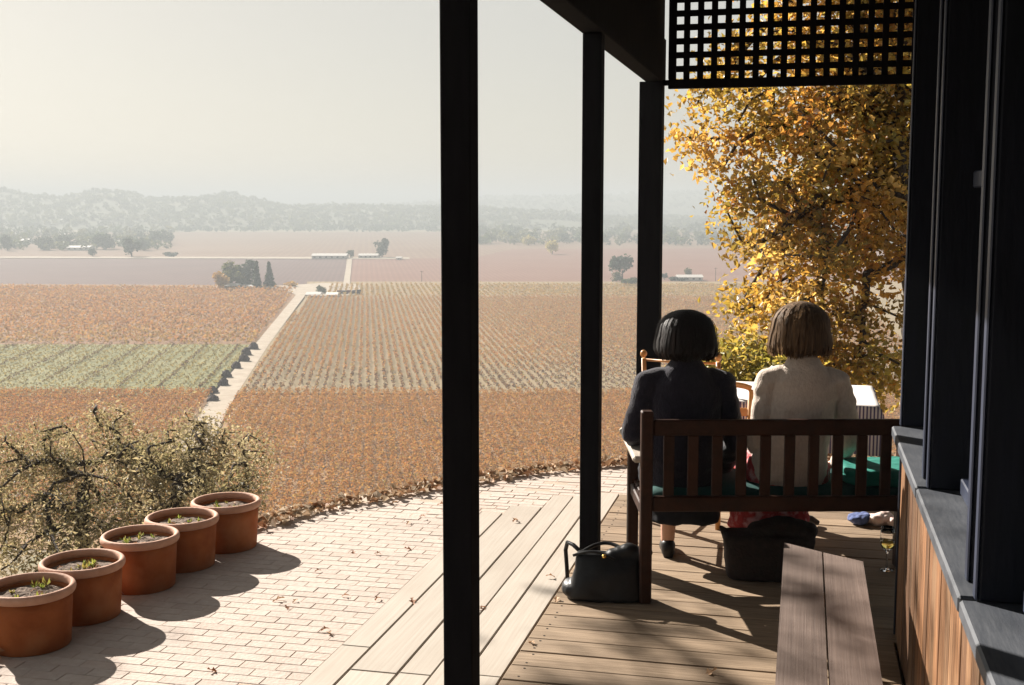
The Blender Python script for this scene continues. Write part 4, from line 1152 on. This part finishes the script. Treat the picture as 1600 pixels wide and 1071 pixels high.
# ================================================================== handbag
hbag = thing('handbag', 'black leather handbag leaning by the middle post and bench leg', 'bag', (-.825, 5.235, 0), R(6)); hbag.scale = (1.0, 1.0, .93)
m = MB(); m.rings([(0, 0, .004, .165, .085), (0, 0, .02, .172, .09), (.005, 0, .08, .160, .082), (.008, 0, .15, .148, .066), (.01, .005, .20, .146, .050), (.01, .008, .222, .138, .035)], 36, 4)
for k in range(5): m.ball((.06 + .03 * k - .02, .01, .215 + .012 * (k % 3)), (.045, .045, .03), 12, 8)
m.ball((-.15, .0, .045), (.05, .07, .045), 12, 8)
fuse('body', m, M['leather'], hbag, .007, 4, .005, 10)
def arc(a, b, h, lean, n=16):
    a = np.array(a, float); b = np.array(b, float); out = []
    for i in range(n + 1):
        t = i / n; p = a * (1 - t) + b * t; p[2] += h * math.sin(math.pi * t); p[1] += lean * math.sin(math.pi * t); out.append(p)
    return out
MB().tube(arc((-.12, .03, .205), (.10, .03, .215), .030, .07), .009, 8).build('handle', M['leather'], hbag, True)
MB().tube([(-.11, .05, .20), (-.155, .10, .225), (-.185, .14, .225), (-.195, .16, .18), (-.19, .165, .10), (-.185, .16, .02)], .010, 8).build('strap', M['leather'], hbag, True)
MB().tube(arc((-.145, -.02, .21), (.04, -.045, .205), .03, -.01), .007, 8).build('flap_edge', M['leather'], hbag, True)
MB().ball((-.005, -.058, .222), .011, 12, 8).build('clasp', M['gold'], hbag, True)

# tote under the bench ----------------------------------------------
tt = thing('tote_bag', 'dark brown woven bag standing under the bench', 'bag', (-.13, 5.72, 0), R(4))
m = MB(); m.rings([(0, 0, .003, .185, .10), (0, 0, .02, .195, .11), (0, 0, .12, .205, .11), (.0, 0, .20, .215, .10), (0, 0, .215, .205, .085)], 40, 5)
for k in range(6): m.ball((-.04 + .042 * k, 0, .225 + .03 * math.sin(k * .6)), (.06, .07, .04), 12, 8)
m.limb([(-.19, 0, .19), (-.225, 0, .235)], [.03, .008])
fuse('body', m, M['basket'], tt, .009, 3, .006, 10)
MB().tube(arc((-.08, .06, .20), (.09, .06, .20), .045, .03), .010, 8).build('handle', M['basket'], tt, True)

# ================================================================== wine glass, cloth bundle
wg = thing('wine_glass', 'glass of white wine standing on the deck near the wall corner', 'glass', (.425, 5.965, 0))
prof = [(.0001, .0), (.033, .0), (.034, .002), (.012, .006), (.0045, .014), (.004, .08), (.006, .092), (.022, .105), (.034, .125), (.037, .150), (.035, .185), (.031, .212), (.0298, .212), (.0335, .185), (.0355, .150), (.0325, .127), (.021, .108), (.0001, .1)]
MB().lathe(prof, 32).build('bowl', M['glass'], wg, True)
MB().lathe([(.0001, .1012), (.0205, .1092), (.032, .128), (.0342, .146), (.0001, .146)], 32).build('wine', M['wine'], wg, True)
cb = thing('cloth_bundle', 'crumpled white and blue cloth lying on the deck beyond the bench', 'cloth', (.40, 6.80, 0))
m = MB(); m.ball((.03, 0, .035), (.055, .05, .035)); m.ball((.075, .02, .04), (.045, .05, .04)); m.ball((.0, .03, .03), (.05, .05, .03)); m.ball((.10, -.01, .03), (.03, .04, .03))
fuse('folds', m, M['white_cloth'], cb, .006, 2, .010, 22)
m = MB(); m.ball((-.075, 0, .032), (.055, .05, .032)); m.ball((-.04, .02, .038), (.04, .05, .034))
fuse('lining', m, M['blue_cloth'], cb, .006, 2, .010, 22)

# ================================================================== table, cloth, chairs
TX0, TX1, TY0, TY1, TZ = -.42, .385, 6.32, 7.02, .74
tb = thing('table', 'small square table under a striped cloth beyond the bench', 'table', ((TX0 + TX1) / 2, (TY0 + TY1) / 2, 0))
tw_, td_ = TX1 - TX0 - .02, TY1 - TY0 - .02
MB().box((0, 0, TZ - .02), (tw_, td_, .03), bev=.004).build('top', M['light_wood'], tb)
MB().tube([(0, 0, .03), (0, 0, .1), (0, 0, TZ - .036)], [.05, .035, .04], 14).build('pedestal', M['bark'], tb, True)
for k in range(4):
    a = k * math.pi / 2 + .4; MB().tube([(math.cos(a) * .03, math.sin(a) * .03, .06), (math.cos(a) * .10, math.sin(a) * .10, .04), (math.cos(a) * .14, math.sin(a) * .14, .015)], [.02, .018, .014], 8).build('foot', M['bark'], tb, True)
def cloth_mesh():
    """top sheet with four hanging sides; stripes run away across the table and down its ends"""
    me = bpy.data.meshes.new('tablecloth'); V = []; F = []; UV = []
    hx, hy = (TX1 - TX0) / 2, (TY1 - TY0) / 2
    drop = .26
    nu, nv = 72, 64
    us = np.linspace(-hx - drop, hx + drop, nu); vs = np.linspace(-hy - drop, hy + drop, nv)
    for j, v in enumerate(vs):
        for i, u in enumerate(us):
            ox, oy = max(abs(u) - hx, 0), max(abs(v) - hy, 0)
            x, y = max(-hx, min(hx, u)), max(-hy, min(hy, v))
            d = math.hypot(ox, oy)
            if d > 0:
                if ox > 0 and oy > 0:                      # folded corner
                    a = math.atan2(oy, ox); r = .055 * min(1, d / .15) * math.sin(2 * a)
                    fx, fy = .012 + r * math.cos(a), .012 + r * math.sin(a)
                elif ox > 0: fx, fy = .010 + .012 * math.sin(v * 21) * min(1, d / .12), 0
                else: fx, fy = 0, .010 + .012 * math.sin(u * 19) * min(1, d / .12)
                x += math.copysign(fx, u); y += math.copysign(fy, v)
            V.append((x, y, .0 - d * .985)); UV.append((u, v))
    for j in range(nv - 1):
        for i in range(nu - 1): a = j * nu + i; F.append((a, a + 1, a + nu + 1, a + nu))
    me.from_pydata(V, [], F); uvl = me.uv_layers.new(name='UVMap')
    for lp in me.loops: uvl.data[lp.index].uv = UV[lp.vertex_index]
    me.polygons.foreach_set('use_smooth', [True] * len(F)); me.materials.append(M['stripes']); me.update(); return me
tag(link('tablecloth', cloth_mesh(), None, ((TX0 + TX1) / 2, (TY0 + TY1) / 2, TZ + .004)), 'white tablecloth with thin navy stripes, hanging over the table edge', 'tablecloth')

def chair(loc, rz, label, back=.87, finial=False):
    t = thing('wooden_chair', label, 'chair', loc, rz)
    w, d, sh = .40, .40, .44
    for sx in (-1, 1):
        lg = MB(); lg.tube([(sx * w / 2, -d / 2 + .03, 0), (sx * w / 2, -d / 2, sh), (sx * (w / 2 + .005), -d / 2 - .05, back - .02)], [.015, .016, .013], 10)
        o = lg.build('leg', M['light_wood'], t, True)
        if finial: MB().ball((sx * (w / 2 + .005), -d / 2 - .053, back + .005), (.019, .019, .021), 12, 8).build('finial', M['light_wood'], o, True)
        MB().tube([(sx * (w / 2 - .01), d / 2, 0), (sx * (w / 2 - .01), d / 2 - .01, sh)], .015, 10).build('leg', M['light_wood'], t, True)
        MB().tube([(sx * (w / 2 - .005), -d / 2 + .02, .2), (sx * (w / 2 - .01), d / 2, .2)], .009, 8).build('stretcher', M['light_wood'], t, True)
    MB().box((0, 0, sh), (w + .03, d + .02, .025), bev=.008).build('seat', M['light_wood'], t)
    if finial:
        for z in (.60, .72, back - .03): MB().tube([(-w / 2, -d / 2 - .03 * (z - .44) / .4, z), (0, -d / 2 - .03 * (z - .44) / .4 - .025, z), (w / 2, -d / 2 - .03 * (z - .44) / .4, z)], .007, 8).build('back_rail', M['light_wood'], t, True)
    else:
        pts = []
        for k in range(15):
            u = -1 + 2 * k / 14; pts.append((u * (w / 2 + .005), -d / 2 - .05 - .02 * (1 - u * u), back + .012 * (1 - u * u) - .012 * abs(u) ** 6))
        MB().tube(pts, .014, 10).build('back_rail', M['light_wood'], t, True)
        MB().box((0, -d / 2 - .033, .735), (w - .01, .016, .04), bev=.004).build('back_rail', M['light_wood'], t)
        MB().box((0, -d / 2 - .01, .60), (w - .01, .016, .03), bev=.004).build('back_rail', M['light_wood'], t)
    return t
chair((-.455, 6.24, 0), R(3), 'light wooden chair with curved back rail between the women, facing the table', .868)
chair((-.585, 6.72, 0), R(-10), 'light wooden chair with round knobs on its back posts, behind the woman in navy', .945, True)

# ================================================================== the two women
def hair_shape(cx, cy, cz, ax, ay, top, bottom, flare, curl=0.1, turn=0.0):
    ct, sn = math.cos(turn), math.sin(turn)
    def S(th, t, off=0.0):
        if t < .5:
            ph = t * math.pi; rr = math.sin(ph) ** .9; z = cz + top * math.cos(ph)
            x, y = rr * (ax + off), rr * (ay + off)
        else:
            u = (t - .5) * 2; k = 1 + flare * math.sin(u * 2.2) - curl * max(0, u - .6) ** 2 * 6
            z = cz - bottom * u; x, y = (ax + off) * k, (ay + off) * k
        u_, v_ = x * math.copysign(abs(math.cos(th)) ** .86, math.cos(th)), y * math.copysign(abs(math.sin(th)) ** .86, math.sin(th))
        return np.array([cx + u_ * ct - v_ * sn, cy + u_ * sn + v_ * ct, z])
    return S
def make_hair(person, S, mat, seed, nstr=2600, gap=R(62), tip=.02):
    rs = random.Random(seed)
    m = MB(); n, k = 44, 18; V = []; F = []
    for j in range(k + 1):
        for i in range(n):
            th = math.pi / 2 + gap + (2 * math.pi - 2 * gap) * i / (n - 1)
            V.append(S(th, j / k * .90, -.006))
    for j in range(k):
        for i in range(n - 1): a = j * n + i; F.append((a, a + 1, a + n + 1, a + n))
    m.add(V, F)
    c0 = len(V); # close the front with a cap above the forehead
    h = m.build('hair', mat, person, True)
    Vs = []; Fs = []
    for s_ in range(nstr):
        th0 = rs.uniform(math.pi / 2 + gap * .92, math.pi / 2 + 2 * math.pi - gap * .92)
        wid = rs.uniform(.0025, .006); off = rs.uniform(-.004, .009) + .004 * math.sin(th0 * 7) + (rs.uniform(0, .016) if rs.random() < .09 else 0) + .003 * math.sin(th0 * 19); wob = rs.uniform(-.22, .22) + .10 * math.sin(th0 * 4 + seed); end = 1 - rs.random() ** 2 * .17 + .05 * rs.random() ** 2 + .022 * math.sin(th0 * 5 + seed) + .012 * math.sin(th0 * 17)
        st = rs.uniform(.06, .3); segs = 9; base = len(Vs)
        curl = rs.uniform(-.006, .010)
        for j in range(segs + 1):
            t = st + (end - st) * j / segs
            p = S(th0 + wob * t, t, off + curl * max(0, t - .8) * 4); q = S(th0 + wob * t + .02, t, off); d = q - p; d /= np.linalg.norm(d) + 1e-9
            w = wid * (1 if j < segs - 1 else .55)
            Vs += [p - d * w, p + d * w]
        for j in range(segs): a = base + 2 * j; Fs.append((a, a + 1, a + 3, a + 2))
    # loose cap of strands over the crown, swept from the parting
    me = np_mesh('strands', np.array(Vs), np.array(Fs), mat, smooth=True)
    o = link('strands', me, h); o['kind'] = 'stuff'
    return h

def hand(m, wrist, dirv, palmn, side, curl=.5):
    """palm, four unequal bent fingers and a thumb leaving the side of the palm"""
    d = np.array(dirv, float); d /= np.linalg.norm(d); nrm = np.array(palmn, float); nrm -= d * (nrm @ d); nrm /= np.linalg.norm(nrm); s = np.cross(d, nrm) * side
    w = np.array(wrist, float)
    for k in range(4): m.capsule(w + s * (-.02 + .0135 * k), w + d * .075 + s * (-.027 + .018 * k), .011, .010, 10)
    for k, L in enumerate([.062, .072, .068, .052]):
        p = w + d * .078 + s * (-.027 + .018 * k); a = 0
        for j, f in enumerate((.45, .32, .23)):
            a += curl * (.7 if j == 0 else 1); q = p + (d * math.cos(a) + nrm * math.sin(a)) * L * f; m.capsule(p, q, .0085 - j * .0008, .0082 - j * .0009, 8); p = q
    p = w + d * .02 - s * .025; q = p + (d * .6 - s * .6 + nrm * .3) * .045; m.capsule(p, q, .012, .010, 8); m.capsule(q, q + (d * .9 - s * .1 + nrm * .3) * .03, .010, .008, 8)

def bench_pt(px, py, d):
    """point seen at a pixel and lying d metres in front of the bench back"""
    n = np.array([-math.sin(BA), math.cos(BA), 0]); o = np.array([-.647, 5.21, 0]) + n * d
    r = ray(px, py); return EYE + r * (((o - EYE) @ n) / (r @ n))
def bench_loc(x, y, z): return np.array([-.647, 5.21, 0]) + rotz(BA) @ np.array([x, y, z])

def woman(label, head, sh_l, sh_r, el_l, el_r, wr_l, wr_r, hip, ank_l, ank_r, knit, skirt, hairmat, hp, hem, shoe_dir, seed, bulk=1.0, neckz=.0, turn=0.0):
    HT = rotz(turn); H_ = lambda x, y, z: head + HT @ np.array([x, y, z])
    t = thing('person', label, 'person', (hip[0], hip[1], 0), BA)
    O = np.array([hip[0], hip[1], 0.0]); Ri = rotz(-BA)
    L = lambda p: Ri @ (np.array(p, float) - O)
    head, sh_l, sh_r, el_l, el_r, wr_l, wr_r = map(L, (head, sh_l, sh_r, el_l, el_r, wr_l, wr_r)); al, ar = L(ank_l), L(ank_r); hz = hip[2]
    mid = (sh_l + sh_r) / 2
    kn_l = np.array([al[0] * .9, .44, hz - .01]); kn_r = np.array([ar[0] * .9, .44, hz + (.05 if ar[2] > .2 else -.01)])
    # --- body, one skin
    b = MB()
    b.rings([(0, .02, hz - .06, .14, .10), (0, .02, hz + .04, .155, .105), (0, .0, hz + .17, .125, .085), (mid[0] * .6, mid[1] * .6, (hz + mid[2]) / 2 + .03, .13, .09), (mid[0], mid[1], mid[2] - .08, .14, .09), (mid[0], mid[1] + .005, mid[2] + .01, .11, .07), (mid[0], mid[1] + .01, mid[2] + .05, .05, .05)], 22)
    b.capsule(mid + [0, .01, .02], head + [0, -.01, -.06], .052, .05)
    b.ball(head, (.074, .094, .112), 20, 14, HT); b.ball(H_(0, .05, -.06), (.05, .045, .05), rot=HT); b.capsule(H_(0, .088, -.005), H_(0, .103, -.03), .011, .014, 8)
    b.ball(H_(0, .082, -.064), (.022, .010, .009), 10, 6, HT); b.ball(H_(0, .085, .022), (.05, .012, .010), 10, 6, HT)
    for s in (-1, 1): b.ball(H_(s * .074, .0, -.01), (.012, .022, .032), 10, 8, HT)
    for a, e, w in ((sh_l, el_l, wr_l), (sh_r, el_r, wr_r)): b.limb([a + (mid - a) * .15 + [0, 0, -.03], e, w], [.042, .034, .025])
    hand(b, wr_l, (wr_l - el_l) * [1, 1, .4], (0, 0, -1), 1); hand(b, wr_r, (wr_r - el_r) * [1, 1, .4], (0, 0, -1), -1)
    for s, k, a in ((-.075, kn_l, al), (.075, kn_r, ar)):
        b.limb([(s, .02, hz), k, a + [0, -.01, .0]], [.078, .055, .035]); b.limb([k + [0, -.02, -.12], a + [0, -.01, .12]], [.05, .036])
        b.limb([a + [0, -.02, -.055], a + [0, .12, -.065]], [.030, .024])
    fuse('body', b, M['skin'], t, .0062, 3)
    for s in (-1, 1): MB().ball(H_(s * .031, .083, .004), .012, 12, 8).build('eye', M['eye'], t, True)
    # --- sweater
    k = MB()
    k.rings([(0, .01, hz - .035, .165 * bulk, .118), (0, .01, hz + .02, .185 * bulk, .128), (0, .0, hz + .10, .178 * bulk, .125), (mid[0] * .5, mid[1] * .5, hz + .22, .165 * bulk, .115), (mid[0] * .8, mid[1] * .8, hz + .33, .175 * bulk, .115), (mid[0], mid[1], mid[2] - .08, .180 * bulk, .110),
             (mid[0], mid[1], mid[2] - .015, .168 * bulk, .098), (mid[0], mid[1], mid[2] + .022, .132, .086), (mid[0], mid[1], mid[2] + .052, .092, .072), (mid[0], mid[1] + .008, mid[2] + .080 + neckz, .066, .062), (mid[0], mid[1] + .008, mid[2] + .092 + neckz, .060, .058)], 30)
    for a, e, w in ((sh_l, el_l, wr_l), (sh_r, el_r, wr_r)):
        a = a + [0, 0, -.022]; inn = a + (mid - a) * .3 + [0, 0, .012]
        k.capsule(inn, a, .058 * bulk, .058 * bulk, 14); k.limb([a, a * .5 + e * .5 + [0, -.008, 0], e, e * .45 + w * .55, w], [.060 * bulk, .056 * bulk, .052 * bulk, .044 * bulk, .035], 14)
        c = (w - e) / np.linalg.norm(w - e); k.capsule(w - c * .03, w - c * .005, .037, .037, 12)
    o = fuse('sweater', k, knit, t, .0075, 3, .006, 10, 1.1)
    # --- skirt: over the lap, then hanging from the knees
    s = MB()
    s.rings([(0, .03, hz - .07, .18, .13), (0, .03, hz + .03, .19, .14), (0, .03, hz + .09, .165, .12)], 24)
    for sg, kk in ((-.075, kn_l), (.075, kn_r)):
        s.limb([(sg, .02, hz + .005), kk + [0, -.02, .0]], [.100, .080], 16)
    kc = (kn_l + kn_r) / 2; sp = abs(kn_r[0] - kn_l[0]) / 2
    s.rings([(kc[0], kc[1] - .02, hem, sp + .105, .105), (kc[0], kc[1] - .02, hem + .10, sp + .095, .10), (kc[0], kc[1] - .02, hz - .02, sp + .078, .082), (kc[0], kc[1] - .02, hz + .05, sp + .05, .06)], 30)
    s.rings([(kc[0] * .5, .14, hz - .085, .155, .16), (kc[0] * .5, .14, hz + .05, .15, .15)], 24)
    fuse('skirt', s, skirt, t, .011, 3, .012, 11, .6)
    # --- shoes
    for a in (al, ar):
        d = np.array(shoe_dir, float); d /= np.linalg.norm(d)
        q = MB(); q.limb([a + [0, -.025, -.03], a + d * .05 + [0, 0, -.05], a + d * .13 + [0, 0, -.062]], [.038, .040, .034], 14); q.ball(a + [0, -.03, -.045], (.036, .04, .05)); q.box(a + [0, -.035, -.075], (.05, .05, .035), bev=.008)
        fuse('shoe', q, M['shoe'], t, .006, 3)
    cx, cy, cz = head
    S = hair_shape(cx, cy - .004, cz + .012, *hp, turn)
    make_hair(t, S, hairmat, seed)
    return t

woman('person with dark bobbed hair in a navy cardigan sitting on the left of the bench',
      bench_pt(1072, 524, .27), bench_pt(1012, 591, .22), bench_pt(1131, 592, .22), bench_pt(988, 676, .22), bench_pt(1146, 690, .24), bench_pt(1012, 712, .46), bench_pt(1128, 740, .50),
      (*bench_loc(.185, .21, 0)[:2], .52), bench_loc(.20, .74, .085), bench_loc(.36, .86, .30), M['navy_knit'], M['dark_skirt'], M['hair_black'],
      (.112, .118, .106, .112, .09, .16), .20, (.1, 1, 0), 5, .98, .008, R(14))
woman('person with brown bobbed hair in a cream sweater on the right of the bench',
      bench_pt(1252, 514, .28), bench_pt(1200, 588, .23), bench_pt(1310, 590, .23), bench_pt(1183, 688, .22), bench_pt(1331, 686, .24), bench_pt(1188, 722, .46), bench_pt(1310, 722, .48),
      (*bench_loc(.68, .22, 0)[:2], .52), bench_loc(.58, .78, .085), bench_loc(.80, .78, .085), M['cream_knit'], M['red_skirt'], M['hair_brown'],
      (.098, .126, .114, .122, .09, .05), .17, (0, 1, 0), 6, .95, .008, R(-60))

bpy.data.scenes.remove(_tmp_scene)

# ================================================================== air
hz_m = bpy.data.materials.new('haze'); hz_m.use_nodes = True
hn = hz_m.node_tree.nodes; hn.clear()
ho = hn.new('ShaderNodeOutputMaterial'); hv = hn.new('ShaderNodeVolumePrincipled')
hv.inputs['Color'].default_value = (.465, .50, .52, 1); hv.inputs['Density'].default_value = .0007; hv.inputs['Anisotropy'].default_value = .1
hz_m.node_tree.links.new(hv.outputs[0], ho.inputs['Volume'])
MBh = MB().box((0, 3300, (VZ - 3 + 52) / 2), (9900, 8200, 52 - (VZ - 3)))
tag(MBh.build('haze', hz_m), 'pale haze lying over the whole valley', 'haze', kind='stuff')
